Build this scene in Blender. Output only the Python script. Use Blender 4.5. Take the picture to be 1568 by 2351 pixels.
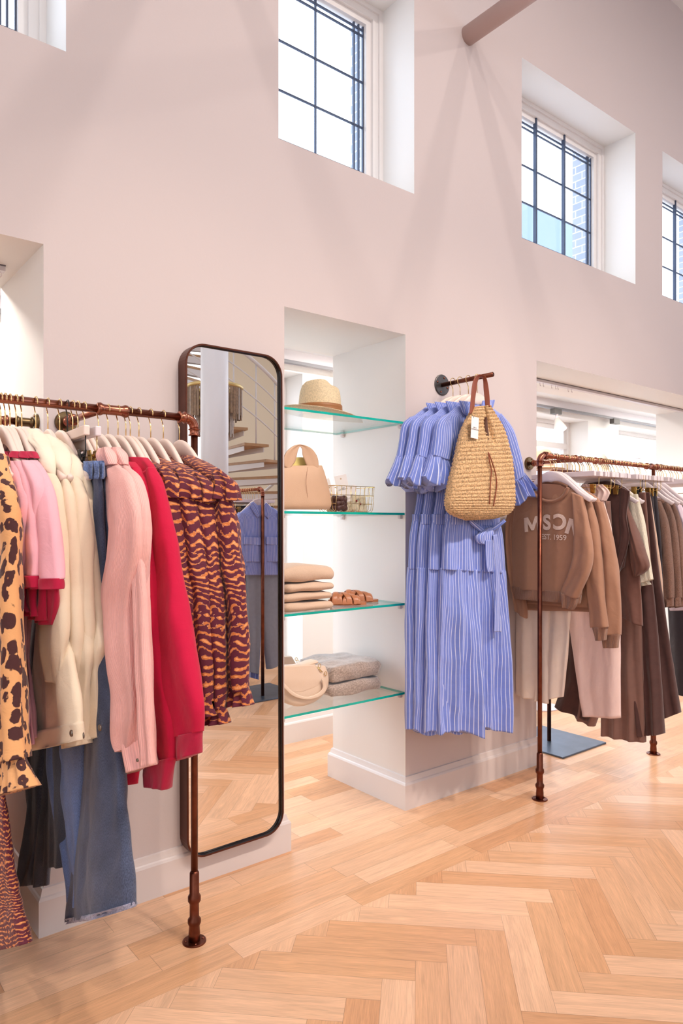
import bpy, bmesh, math, random
from mathutils import Vector, Matrix, noise
from mathutils.bvhtree import BVHTree
random.seed(7)
for o in list(bpy.data.objects): bpy.data.objects.remove(o)
SC = bpy.context.scene
COL = SC.collection
def lin(c):
    return tuple(((x/255)/12.92 if x/255 <= .04045 else ((x/255+.055)/1.055)**2.4) for x in c)

# ------------------------------------------------------------------ camera
FPX, EYE, CXP, HYP = 1624.0, 1.30, 784.0, 1206.0
TH = math.radians(51.31)
cam_d = bpy.data.cameras.new('camera'); cam = bpy.data.objects.new('camera', cam_d); COL.objects.link(cam)
cam_d.sensor_fit = 'VERTICAL'; cam_d.sensor_height = 36; cam_d.sensor_width = 36
cam_d.lens = FPX/2351*36; cam_d.shift_y = (HYP-1175.5)/2351
cam.location = (0, 0, EYE); cam.rotation_euler = (math.pi/2, 0, TH-math.pi/2)
cam_d.clip_start = .02
SC.camera = cam
# ------------------------------------------------------------------ world, exposure, lights
SC.view_settings.view_transform = 'Standard'; SC.view_settings.look = 'None'
SC.view_settings.gamma = 1; SC.view_settings.exposure = 0.08
W = bpy.data.worlds.new('sky'); SC.world = W; W.use_nodes = True
bg = W.node_tree.nodes['Background']
bg.inputs['Color'].default_value = (.80, .89, 1, 1); bg.inputs['Strength'].default_value = 5.0
SC.cycles.max_bounces = 8; SC.cycles.diffuse_bounces = 3; SC.cycles.transparent_max_bounces = 16
SC.cycles.sample_clamp_indirect = 6
def area(name, loc, rot, sx, sy, power, color=(1,1,1), portal=False):
    l = bpy.data.lights.new(name, 'AREA'); l.shape = 'RECTANGLE'; l.size = sx; l.size_y = sy
    l.energy = power; l.color = color
    if portal: l.cycles.is_portal = True
    o = bpy.data.objects.new(name, l); COL.objects.link(o); o.location = loc; o.rotation_euler = rot
    return o
def spot(name, loc, target, power, color, deg, blend=.5, rad=.03):
    l = bpy.data.lights.new(name, 'SPOT'); l.energy = power; l.color = color
    l.spot_size = math.radians(deg); l.spot_blend = blend; l.shadow_soft_size = rad
    o = bpy.data.objects.new(name, l); COL.objects.link(o); o.location = loc
    d = Vector(target)-Vector(loc); o.rotation_euler = d.to_track_quat('-Z', 'Y').to_euler()
    return o
# unseen fill lights added inside the closed room, tinted cool like daylight
area('ceiling_fill', (2.5, -1.2, 4.8), (0, 0, 0), 8, 5, 44, (.93, .97, 1))  # added soft ambient fill; the ceiling has no opening here
area('left_fill', (-3.4, -1.5, 2.0), (0, math.radians(-90), 0), 3.2, 5, 75, (.82, .90, 1))  # added cool fill for the reveals; the left wall is closed
area('rear_fill', (1.5, -5.8, 3.1), (math.radians(90), 0, 0), 8, 3, 105, (.80, .88, 1))  # added fill facing the back wall, no window behind it
area('right_fill', (8.3, -2.0, 3.0), (0, math.radians(90), 0), 3.4, 5, 95, (.78, .86, 1))  # added cool fill to lift the upper right of the wall
area('gallery_batten_fill', (3.6, 3.06, 2.30), (0, 0, 0), 2.4, .07, 36, (1, .95, .88)); area('gallery_batten_fill', (-.2, 3.06, 2.30), (0, 0, 0), 2.4, .07, 30, (1, .93, .85)); area('gallery_batten_fill', (6.6, 3.06, 2.30), (0, 0, 0), 1.6, .07, 16, (1, .95, .88))  # first strip is the ceiling batten, the other two are added unseen fill
WARM = (1, .91, .84)
SPOTS = [((.70, -.85, 4.65), (.75, 2.1, .6), 80), ((1.62, -.85, 4.65), (1.35, 2.2, .9), 86),
         ((2.27, -.85, 4.65), (2.4, 2.2, .9), 80), ((2.95, -.85, 4.65), (2.9, 2.2, .8), 76),
         ((4.4, -.85, 4.65), (3.7, 2.2, .8), 120)]
for i, (a, b, p) in enumerate(SPOTS):
    spot('ceiling_spot', a, b, p*.80, WARM, 118, .9, .03)
    spot('garment_spot', (a[0]+.12, a[1]+.1, a[2]), (b[0], b[1], .75), p*1.7, (1, .84, .69), 46, .8, .025)

# ------------------------------------------------------------------ picture rays -> real positions
fx, fy = math.cos(TH), math.sin(TH)
def ray(px, py):
    t = (px-CXP)/FPX
    return Vector((fx+fy*t, fy-fx*t, (HYP-py)/FPX))
def onX(px, py, X):
    d = ray(px, py); s = X/d.x; return Vector((X, d.y*s, EYE+d.z*s))
def onY(px, py, Y):
    d = ray(px, py); s = Y/d.y; return Vector((d.x*s, Y, EYE+d.z*s))
def railX(px, Y): return onY(px, 1000, Y).x
MIRY = 2.305                                    # the plane of the mirror glass
def seen(px, py, y):                            # a place at depth y on the room side, seen in the mirror
    v = onY(px, py, 2*MIRY-y); return Vector((v.x, y, v.z))

# ------------------------------------------------------------------ naming helpers
def thing(name, label, cat, loc=(0,0,0), group=None, rz=0):
    o = bpy.data.objects.new(name, None); COL.objects.link(o); o.empty_display_size = .05
    o.location = loc; o.rotation_euler = (0,0,rz); o['label'] = label; o['category'] = cat
    if group: o['group'] = group
    return o
def tag(o, label, cat, group=None):
    o['label'] = label; o['category'] = cat
    if group: o['group'] = group
    return o
def obj(name, bm, m, parent=None, smooth=False, world=True, label=None, kind=None):
    me = bpy.data.meshes.new(name)
    bmesh.ops.recalc_face_normals(bm, faces=bm.faces[:]) if not smooth == 'keep' else None
    bm.to_mesh(me); bm.free()
    for x in (m if isinstance(m, (list, tuple)) else [m]): me.materials.append(x)
    if smooth: me.shade_smooth()
    o = bpy.data.objects.new(name, me); COL.objects.link(o)
    if parent:
        o.parent = parent
        if world:
            root = parent; off = Matrix.Identity(4)
            while root is not None: off = root.matrix_basis @ off; root = root.parent
            me.transform(off.inverted())
    if label: o['label'] = label
    if kind: o['kind'] = kind
    return o
def struct(name, bm, m, smooth=False):
    return obj(name, bm, m, None, smooth, kind='structure')
def copy_tree(o, parent=None):
    c = o.copy(); COL.objects.link(c); c.parent = parent
    for ch in o.children: copy_tree(ch, c)
    return c

# ------------------------------------------------------------------ shapes
def box(bm, a, b, mi=0):
    x0,y0,z0 = a; x1,y1,z1 = b
    v = [bm.verts.new(p) for p in ((x0,y0,z0),(x1,y0,z0),(x1,y1,z0),(x0,y1,z0),(x0,y0,z1),(x1,y0,z1),(x1,y1,z1),(x0,y1,z1))]
    fs = [bm.faces.new([v[i] for i in f]) for f in ((3,2,1,0),(4,5,6,7),(0,1,5,4),(1,2,6,5),(2,3,7,6),(3,0,4,7))]
    for f in fs: f.material_index = mi
    return v
def rbox(bm, a, b, r=.004, seg=2, M=None):
    t = bmesh.new(); box(t, a, b)
    bmesh.ops.bevel(t, geom=t.edges[:], offset=r, segments=seg, affect='EDGES', profile=.5)
    if M is not None: t.transform(M)
    merge(bm, t)
def merge(bm, t):
    me = bpy.data.meshes.new('t'); t.to_mesh(me); t.free(); bm.from_mesh(me); bpy.data.meshes.remove(me)
def tube(bm, pts, r, seg=12, cap=True, closed=False):
    pts = [Vector(p) for p in pts]; n = len(pts)
    rs = r if isinstance(r, (list, tuple)) else [r]*n
    rings = []; up = None
    for i, p in enumerate(pts):
        if closed: d = (pts[(i+1) % n]-pts[i-1])
        else: d = (pts[min(i+1, n-1)]-pts[max(i-1, 0)])
        if d.length < 1e-9: d = Vector((0,0,1))
        d.normalize()
        if up is None:
            up = Vector((0,0,1)) if abs(d.z) < .9 else Vector((1,0,0))
        up = (up-d*up.dot(d))
        if up.length < 1e-6: up = d.orthogonal()
        up.normalize(); s = d.cross(up)
        rings.append([bm.verts.new(p+(up*math.cos(a)+s*math.sin(a))*rs[i]) for a in [2*math.pi*k/seg for k in range(seg)]])
    m = n if closed else n-1
    for i in range(m):
        A, B = rings[i], rings[(i+1) % n]
        for k in range(seg): bm.faces.new((A[k], A[(k+1) % seg], B[(k+1) % seg], B[k]))
    if cap and not closed:
        bm.faces.new(rings[0][::-1]); bm.faces.new(rings[-1])
def crom(P, n):
    """resample a list of vectors / numbers to n values with a Catmull-Rom curve"""
    m = len(P)
    if m == 1: return [P[0]]*n
    out = []
    for i in range(n):
        t = i*(m-1)/(n-1) if n > 1 else 0; k = min(int(t), m-2); f = t-k
        p0, p1, p2, p3 = P[max(k-1,0)], P[k], P[k+1], P[min(k+2,m-1)]
        out.append(.5*((2*p1)+(p2-p0)*f+(2*p0-5*p1+4*p2-p3)*f*f+(3*p1-p0-3*p2+p3)*f**3))
    return out
def loft_bm(L, R, n=(1,0,0), hd=.02, rows=40, cols=22, folds=(), wr=.002, wf=16, seed=0, p=2.6, off=0, edge=.0, dent=None, wrz=.35, hem=None):
    """closed cloth tube: L/R are its two edges from top to bottom, n its thickness direction"""
    bm = bmesh.new(); uvl = bm.loops.layers.uv.new('UVMap')
    n = Vector(n).normalized()
    L = crom([Vector(v) for v in L], rows); R = crom([Vector(v) for v in R], rows)
    hds = crom(list(hd), rows) if isinstance(hd, (list, tuple)) else [hd]*rows
    offs = crom(list(off), rows) if isinstance(off, (list, tuple)) else [off]*rows
    wmax = max((r-l).length for l, r in zip(L, R))/2
    xs = []
    for j in range(cols+1):
        u = -1+2*j/cols; xs.append(.45*u+.55*math.sin(math.pi/2*u))
    loop = [(x, 1) for x in xs]+[(x, -1) for x in xs[-2:0:-1]]
    rings = []; dist = 0; prev = None; uvs = []
    hm = sum(hds)/rows; sec = [(x*wmax, max(0, 1-abs(x)**p)**(1/p)*sd*hm) for x, sd in loop]; arc = [0]
    for q0, q1 in zip(sec, sec[1:]): arc.append(arc[-1]+math.hypot(q1[0]-q0[0], q1[1]-q0[1]))
    per = arc[-1]+math.hypot(sec[-1][0]-sec[0][0], sec[-1][1]-sec[0][1])
    for i in range(rows):
        v = i/(rows-1); l, r = L[i], R[i]; c = (l+r)/2; h = (r-l)/2; w = h.length
        if prev is not None: dist += (c-prev).length
        prev = c; ring = []; ruv = []
        for (x, sd) in loop:
            y = max(0, 1-abs(x)**p)**(1/p)*sd
            f = 0
            for (k, a0, a1, ph) in folds:
                th = k*math.pi*x+ph+.7*math.sin(v*3.1+ph*2)
                f += (a0+(a1-a0)*v)*(math.sin(th)+.3*math.sin(2*th+.6))
            f *= (1-abs(x)**10*.5)
            q = Vector((x*w*wf, dist*wf*wrz, seed*3.7+.4*sd))
            f += wr*(noise.noise(q)*1.3+.6*noise.noise(q*2.3))
            f2 = wr*.8*noise.noise(Vector((x*w*wf*.7, dist*wf*.7, seed+9)))
            if dent: f += dent(x, v, sd)
            e = edge*noise.noise(Vector((seed*5.1+sd, dist*14, x*2)))*abs(x)**2
            dz = hem[0]*v**6*(math.sin(hem[1]*math.pi*x+seed)+.5*math.sin(hem[1]*1.7*math.pi*x+seed*2)) if hem else 0
            pos = Vector((0,0,dz))+c+h*(x*(1+e/max(w,.01)))+n*(hds[i]*y+f+offs[i]+f2*y)
            ring.append(bm.verts.new(pos)); ruv.append((arc[len(ruv)], dist))
        rings.append(ring); uvs.append(ruv)
    m = len(loop)
    for i in range(rows-1):
        for k in range(m):
            k2 = (k+1) % m
            f = bm.faces.new((rings[i][k], rings[i][k2], rings[i+1][k2], rings[i+1][k]))
            uu = [uvs[i][k], uvs[i][k2], uvs[i+1][k2], uvs[i+1][k]]
            if k2 == 0: uu = [uu[0], (per, uu[1][1]), (per, uu[2][1]), uu[3]]
            for lp, q in zip(f.loops, uu): lp[uvl].uv = q
    for rg, rv in ((rings[0], uvs[0]), (rings[-1], uvs[-1])):
        try:
            f = bm.faces.new(rg)
            for lp, q in zip(f.loops, rv): lp[uvl].uv = q
        except ValueError: pass
    return bm
def loft(name, L, R, m, parent, label=None, **kw):
    bm = loft_bm(L, R, **kw)
    return obj(name, bm, m, parent, True, label=label)

# ------------------------------------------------------------------ materials
def newmat(name):
    m = bpy.data.materials.new(name); m.use_nodes = True
    nt = m.node_tree; b = nt.nodes['Principled BSDF']
    return m, nt, b
def N(nt, t, **kw):
    n = nt.nodes.new(t)
    for k, v in kw.items():
        if k in n.inputs: n.inputs[k].default_value = v
        else: setattr(n, k, v)
    return n
def mat(name, c, rough=.6, metal=0, bump=0, bscale=200, var=0, vscale=8, sheen=0, coat=0, spec=None):
    m, nt, b = newmat(name); c = lin(c)
    b.inputs['Base Color'].default_value = (*c, 1); b.inputs['Roughness'].default_value = rough
    b.inputs['Metallic'].default_value = metal
    if spec is not None: b.inputs['Specular IOR Level'].default_value = spec
    if sheen: b.inputs['Sheen Weight'].default_value = sheen; b.inputs['Sheen Roughness'].default_value = .5
    if coat: b.inputs['Coat Weight'].default_value = coat; b.inputs['Coat Roughness'].default_value = .1
    tc = N(nt, 'ShaderNodeTexCoord')
    if bump:
        t = N(nt, 'ShaderNodeTexNoise', Scale=bscale, Detail=3); nt.links.new(tc.outputs['Object'], t.inputs['Vector'])
        bp = N(nt, 'ShaderNodeBump', Strength=bump, Distance=.002); nt.links.new(t.outputs['Fac'], bp.inputs['Height'])
        nt.links.new(bp.outputs['Normal'], b.inputs['Normal'])
    if var:
        t = N(nt, 'ShaderNodeTexNoise', Scale=vscale, Detail=4); nt.links.new(tc.outputs['Object'], t.inputs['Vector'])
        r = N(nt, 'ShaderNodeValToRGB'); nt.links.new(t.outputs['Fac'], r.inputs['Fac'])
        r.color_ramp.elements[0].position = .3; r.color_ramp.elements[1].position = .7
        r.color_ramp.elements[0].color = (*[x*(1-var) for x in c], 1)
        r.color_ramp.elements[1].color = (*[min(1, x*(1+var)) for x in c], 1)
        nt.links.new(r.outputs['Color'], b.inputs['Base Color'])
    return m
def cloth(name, c, stripe=None, weave=900, bump=.35, sheen=.25, rough=.85, var=.06, vscale=30, kind=None):
    """fabric; stripe=(colour, period, width) follows the garment through its UVs"""
    m, nt, b = newmat(name); c1 = lin(c); lk = nt.links.new
    b.inputs['Roughness'].default_value = rough; b.inputs['Sheen Weight'].default_value = sheen
    b.inputs['Specular IOR Level'].default_value = .25
    tc = N(nt, 'ShaderNodeTexCoord')
    t = N(nt, 'ShaderNodeTexNoise', Scale=vscale, Detail=5); lk(tc.outputs['UV'], t.inputs['Vector'])
    r = N(nt, 'ShaderNodeValToRGB'); lk(t.outputs['Fac'], r.inputs['Fac'])
    r.color_ramp.elements[0].position = .3; r.color_ramp.elements[1].position = .7
    r.color_ramp.elements[0].color = (*[x*(1-var) for x in c1], 1)
    r.color_ramp.elements[1].color = (*[min(1, x*(1+var)) for x in c1], 1)
    col = r.outputs['Color']
    sp = N(nt, 'ShaderNodeSeparateXYZ'); lk(tc.outputs['UV'], sp.inputs[0])
    if stripe:
        sc_, per, wd = stripe
        d = N(nt, 'ShaderNodeMath', operation='DIVIDE'); lk(sp.outputs[0], d.inputs[0]); d.inputs[1].default_value = per
        f = N(nt, 'ShaderNodeMath', operation='FRACT'); lk(d.outputs[0], f.inputs[0])
        lt = N(nt, 'ShaderNodeMath', operation='LESS_THAN'); lk(f.outputs[0], lt.inputs[0]); lt.inputs[1].default_value = wd
        mx = N(nt, 'ShaderNodeMix', data_type='RGBA'); lk(lt.outputs[0], mx.inputs['Factor'])
        lk(col, mx.inputs[6]); mx.inputs[7].default_value = (*lin(sc_), 1); col = mx.outputs[2]
    hsrc = None
    if kind == 'cord':
        wv = N(nt, 'ShaderNodeTexWave', Scale=85, Distortion=.3); wv.bands_direction = 'X'; lk(tc.outputs['UV'], wv.inputs['Vector'])
        hsrc = wv.outputs['Fac']; dist = .0012; bump = .7
        mx = N(nt, 'ShaderNodeMix', data_type='RGBA', blend_type='MULTIPLY'); mx.inputs['Factor'].default_value = 1
        rr = N(nt, 'ShaderNodeMapRange'); lk(wv.outputs['Fac'], rr.inputs[0]); rr.inputs[3].default_value = .92; rr.inputs[4].default_value = 1.04
        lk(col, mx.inputs[6]); lk(rr.outputs[0], mx.inputs[7]); col = mx.outputs[2]
    elif kind == 'rib':
        wv = N(nt, 'ShaderNodeTexWave', Scale=60, Distortion=0); wv.bands_direction = 'X'; lk(tc.outputs['UV'], wv.inputs['Vector'])
        hsrc = wv.outputs['Fac']; dist = .003; bump = .8
    elif kind == 'boucle':
        vo = N(nt, 'ShaderNodeTexNoise', Scale=260, Detail=3, Distortion=1.5)
        mp = N(nt, 'ShaderNodeMapping'); mp.inputs['Scale'].default_value = (.5, 1.6, 1); lk(tc.outputs['UV'], mp.inputs['Vector']); lk(mp.outputs[0], vo.inputs['Vector'])
        hsrc = vo.outputs['Fac']; dist = .006; bump = 1
        rr = N(nt, 'ShaderNodeMapRange'); lk(vo.outputs['Fac'], rr.inputs[0]); rr.inputs[1].default_value = .35; rr.inputs[2].default_value = .65
        rr.inputs[3].default_value = .7; rr.inputs[4].default_value = 1.35
        mx = N(nt, 'ShaderNodeMix', data_type='RGBA', blend_type='MULTIPLY'); mx.inputs['Factor'].default_value = 1
        lk(col, mx.inputs[6]); lk(rr.outputs[0], mx.inputs[7]); col = mx.outputs[2]
    elif kind == 'denim':
        no = N(nt, 'ShaderNodeTexNoise', Scale=420, Detail=2)
        mp = N(nt, 'ShaderNodeMapping'); mp.inputs['Scale'].default_value = (1.4, .5, 1); lk(tc.outputs['UV'], mp.inputs['Vector']); lk(mp.outputs[0], no.inputs['Vector'])
        hsrc = no.outputs['Fac']; dist = .002
        rr = N(nt, 'ShaderNodeMapRange'); lk(no.outputs['Fac'], rr.inputs[0]); rr.inputs[1].default_value = .35; rr.inputs[2].default_value = .65
        rr.inputs[3].default_value = .72; rr.inputs[4].default_value = 1.3
        mx = N(nt, 'ShaderNodeMix', data_type='RGBA', blend_type='MULTIPLY'); mx.inputs['Factor'].default_value = 1
        lk(col, mx.inputs[6]); lk(rr.outputs[0], mx.inputs[7]); col = mx.outputs[2]
    if hsrc is None:
        wn = N(nt, 'ShaderNodeTexNoise', Scale=weave, Detail=2); lk(tc.outputs['UV'], wn.inputs['Vector']); hsrc = wn.outputs['Fac']; dist = .001
    lk(col, b.inputs['Base Color'])
    # slow creases
    cn = N(nt, 'ShaderNodeTexNoise', Scale=22, Detail=6, Distortion=.8); lk(tc.outputs['UV'], cn.inputs['Vector'])
    b2 = N(nt, 'ShaderNodeBump', Strength=.22, Distance=.01); lk(cn.outputs['Fac'], b2.inputs['Height'])
    b1 = N(nt, 'ShaderNodeBump', Strength=bump, Distance=dist); lk(hsrc, b1.inputs['Height']); lk(b2.outputs['Normal'], b1.inputs['Normal'])
    lk(b1.outputs['Normal'], b.inputs['Normal'])
    return m
def print_mat(name, kind):
    m, nt, b = newmat(name); lk = nt.links.new
    b.inputs['Roughness'].default_value = .75; b.inputs['Sheen Weight'].default_value = .15
    b.inputs['Specular IOR Level'].default_value = .3
    tc = N(nt, 'ShaderNodeTexCoord')
    def noi(sx, sy, det=1.0, off=0):
        mp = N(nt, 'ShaderNodeMapping'); mp.inputs['Scale'].default_value = (sx, sy, 1); mp.inputs['Location'].default_value = (off, off*1.3, 0)
        t = N(nt, 'ShaderNodeTexNoise', Scale=1, Detail=det); lk(tc.outputs['UV'], mp.inputs[0]); lk(mp.outputs[0], t.inputs['Vector']); return t.outputs['Fac']
    def mth(op, a_, b_=None, c_=None):
        n_ = N(nt, 'ShaderNodeMath', operation=op)
        for i_, q in enumerate((a_, b_, c_)):
            if q is None: continue
            if isinstance(q, (int, float)): n_.inputs[i_].default_value = q
            else: lk(q, n_.inputs[i_])
        return n_.outputs[0]
    sp = N(nt, 'ShaderNodeSeparateXYZ'); lk(tc.outputs['UV'], sp.inputs[0])
    r = N(nt, 'ShaderNodeValToRGB'); e = r.color_ramp.elements
    if kind == 'tiger':
        mar, ora, pea = lin((92, 26, 46)), lin((190, 104, 52)), lin((250, 186, 140))
        ph = mth('ADD', mth('MULTIPLY', sp.outputs[1], 1/.021), mth('MULTIPLY', noi(22, 8, 1.5), 3.4))
        tri = mth('MULTIPLY', mth('ABSOLUTE', mth('SUBTRACT', mth('FRACT', ph), .5)), 2)
        val = mth('ADD', mth('MULTIPLY', tri, .62), mth('MULTIPLY', mth('SUBTRACT', noi(62, 80, 2, 7), .5), 1.5))
        lk(val, r.inputs['Fac'])
        e[0].position = .0; e[0].color = (*mar, 1); e[1].position = .43; e[1].color = (*mar, 1)
        for p_, c_ in ((.44, pea), (.465, ora), (.62, lin((212,126,64))), (.75, lin((236,166,110))), (1, ora)):
            q = e.new(p_); q.color = (*c_, 1)
    else:
        wx = mth('ADD', sp.outputs[0], mth('MULTIPLY', noi(34, 34, 1), .016)); wy = mth('ADD', sp.outputs[1], mth('MULTIPLY', noi(34, 34, 1, 5), .016))
        cb = N(nt, 'ShaderNodeCombineXYZ'); lk(mth('MULTIPLY', wx, 44), cb.inputs[0]); lk(mth('MULTIPLY', wy, 30), cb.inputs[1])
        t = N(nt, 'ShaderNodeTexVoronoi', Scale=1, Randomness=.9, feature='SMOOTH_F1', Smoothness=.25); lk(cb.outputs[0], t.inputs['Vector'])
        lk(mth('ADD', t.outputs['Distance'], mth('MULTIPLY', mth('SUBTRACT', noi(120, 120, 1, 3), .5), .25)), r.inputs['Fac'])
        br, tan = lin((74, 38, 38)), lin((232, 170, 114))
        e[0].position = .0; e[0].color = (*lin((205,140,85)), 1); e[1].position = .05; e[1].color = (*lin((200,130,80)), 1)
        for p_, c_ in ((.09, br), (.47, br), (.51, tan), (1, tan)):
            q = e.new(p_); q.color = (*c_, 1)
    lk(r.outputs['Color'], b.inputs['Base Color'])
    cn = N(nt, 'ShaderNodeTexNoise', Scale=30, Detail=5, Distortion=.8); lk(tc.outputs['UV'], cn.inputs['Vector'])
    b2 = N(nt, 'ShaderNodeBump', Strength=.35, Distance=.01); lk(cn.outputs['Fac'], b2.inputs['Height'])
    lk(b2.outputs['Normal'], b.inputs['Normal'])
    return m

PINKWALL = mat('pink plaster', (202, 188, 186), .75, bump=.12, bscale=90, var=.01, vscale=1.3)
WHITE = mat('white plaster', (240, 236, 232), .6, bump=.08, bscale=110)
TRIM = mat('white gloss paint', (238, 232, 230), .35)
SKIRT = mat('pink baseboard paint', (214, 202, 199), .4)
CREAM = mat('cream wall paint', (232, 214, 186), .7)
CEIL = mat('ceiling white', (238, 238, 240), .8)
COPPER = mat('aged copper pipe', (148, 92, 74), .24, 1, var=.22, vscale=14)
COPPER2 = mat('dark aged copper', (112, 66, 52), .36, 1, var=.3, vscale=20)
IRON = mat('dark iron', (84, 80, 80), .42, .8, var=.2, vscale=30)
BRASSY = mat('dark brass fitting', (112, 92, 66), .32, 1, var=.25, vscale=30)
GOLD = mat('pale gold wire', (226, 198, 142), .22, 1)
GOLDCLIP = mat('gold clip', (196, 160, 92), .25, 1)
BLACKM = mat('black metal', (30, 28, 32), .35, .3)
HWOOD = mat('off-white hanger paint', (234, 212, 200), .42)
HWHITE = mat('white hanger paint', (226, 212, 214), .38)
LEAD = mat('lead came', (66, 76, 98), .5, .4)
STEEL = mat('blue steel plate', (92, 106, 126), .35, .7, var=.15, vscale=9)
FRAMEC = mat('bronze mirror frame', (98, 58, 46), .34, .85, var=.15, vscale=12)
DARKF = mat('black mirror edge', (34, 27, 26), .22, .7)
LEATHER = mat('tan leather', (206, 168, 138), .5, bump=.5, bscale=420, var=.04, vscale=10)
BROWNLEA = mat('cognac leather', (136, 66, 38), .45, bump=.25, bscale=300)
SANDAL = mat('brown sandal leather', (186, 118, 80), .32, var=.12, vscale=25)
CREAMLEA = mat('cream leather', (226, 200, 178), .42, bump=.15, bscale=300)
CARD = mat('white card', (240, 234, 232), .6)
INK = mat('black ink', (60, 55, 60), .7)
m_, nt_, b_ = newmat('mirror glass'); b_.inputs['Base Color'].default_value = (.95, .93, .90, 1); b_.inputs['Metallic'].default_value = 1; b_.inputs['Roughness'].default_value = 0
MIRROR = m_
def glassy(name, tint, refl=.08):
    m = bpy.data.materials.new(name); m.use_nodes = True; nt = m.node_tree; nt.nodes.clear()
    o = N(nt, 'ShaderNodeOutputMaterial'); t = N(nt, 'ShaderNodeBsdfTransparent'); t.inputs[0].default_value = (*tint, 1)
    g = N(nt, 'ShaderNodeBsdfGlossy'); g.inputs['Roughness'].default_value = .02
    fr = N(nt, 'ShaderNodeFresnel', IOR=1.45); ge = N(nt, 'ShaderNodeNewGeometry'); io = N(nt, 'ShaderNodeMapRange')
    io.inputs[3].default_value = 1.45; io.inputs[4].default_value = 1/1.45; nt.links.new(ge.outputs['Backfacing'], io.inputs[0]); nt.links.new(io.outputs[0], fr.inputs['IOR']); mx = N(nt, 'ShaderNodeMixShader')
    nt.links.new(fr.outputs[0], mx.inputs[0]); nt.links.new(t.outputs[0], mx.inputs[1]); nt.links.new(g.outputs[0], mx.inputs[2])
    nt.links.new(mx.outputs[0], o.inputs[0]); return m
PANE = glassy('window glass', (.97, .985, 1))
SHELFG = glassy('shelf glass', (.975, .995, .99))
SHELFE = mat('green glass edge', (0, 172, 158), .12, spec=.8, var=.18, vscale=9)
def brick():
    m, nt, b = newmat('pale brick'); tc = N(nt, 'ShaderNodeTexCoord')
    mp = N(nt, 'ShaderNodeMapping'); mp.inputs['Rotation'].default_value = (math.pi/2, 0, 0)
    nt.links.new(tc.outputs['Object'], mp.inputs['Vector'])
    s = N(nt, 'ShaderNodeSeparateXYZ'); nt.links.new(tc.outputs['Object'], s.inputs[0])
    a = N(nt, 'ShaderNodeMath', operation='ADD'); nt.links.new(s.outputs[0], a.inputs[0]); nt.links.new(s.outputs[1], a.inputs[1])
    c = N(nt, 'ShaderNodeCombineXYZ'); nt.links.new(a.outputs[0], c.inputs[0]); nt.links.new(s.outputs[2], c.inputs[1])
    t = N(nt, 'ShaderNodeTexBrick', Scale=5); nt.links.new(c.outputs[0], t.inputs['Vector'])
    t.inputs['Color1'].default_value = (.34, .37, .44, 1); t.inputs['Color2'].default_value = (.28, .32, .40, 1); t.inputs['Mortar'].default_value = (.6, .6, .62, 1)
    nt.links.new(t.outputs['Color'], b.inputs['Base Color']); b.inputs['Roughness'].default_value = .9
    return m
BRICK = brick()
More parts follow.
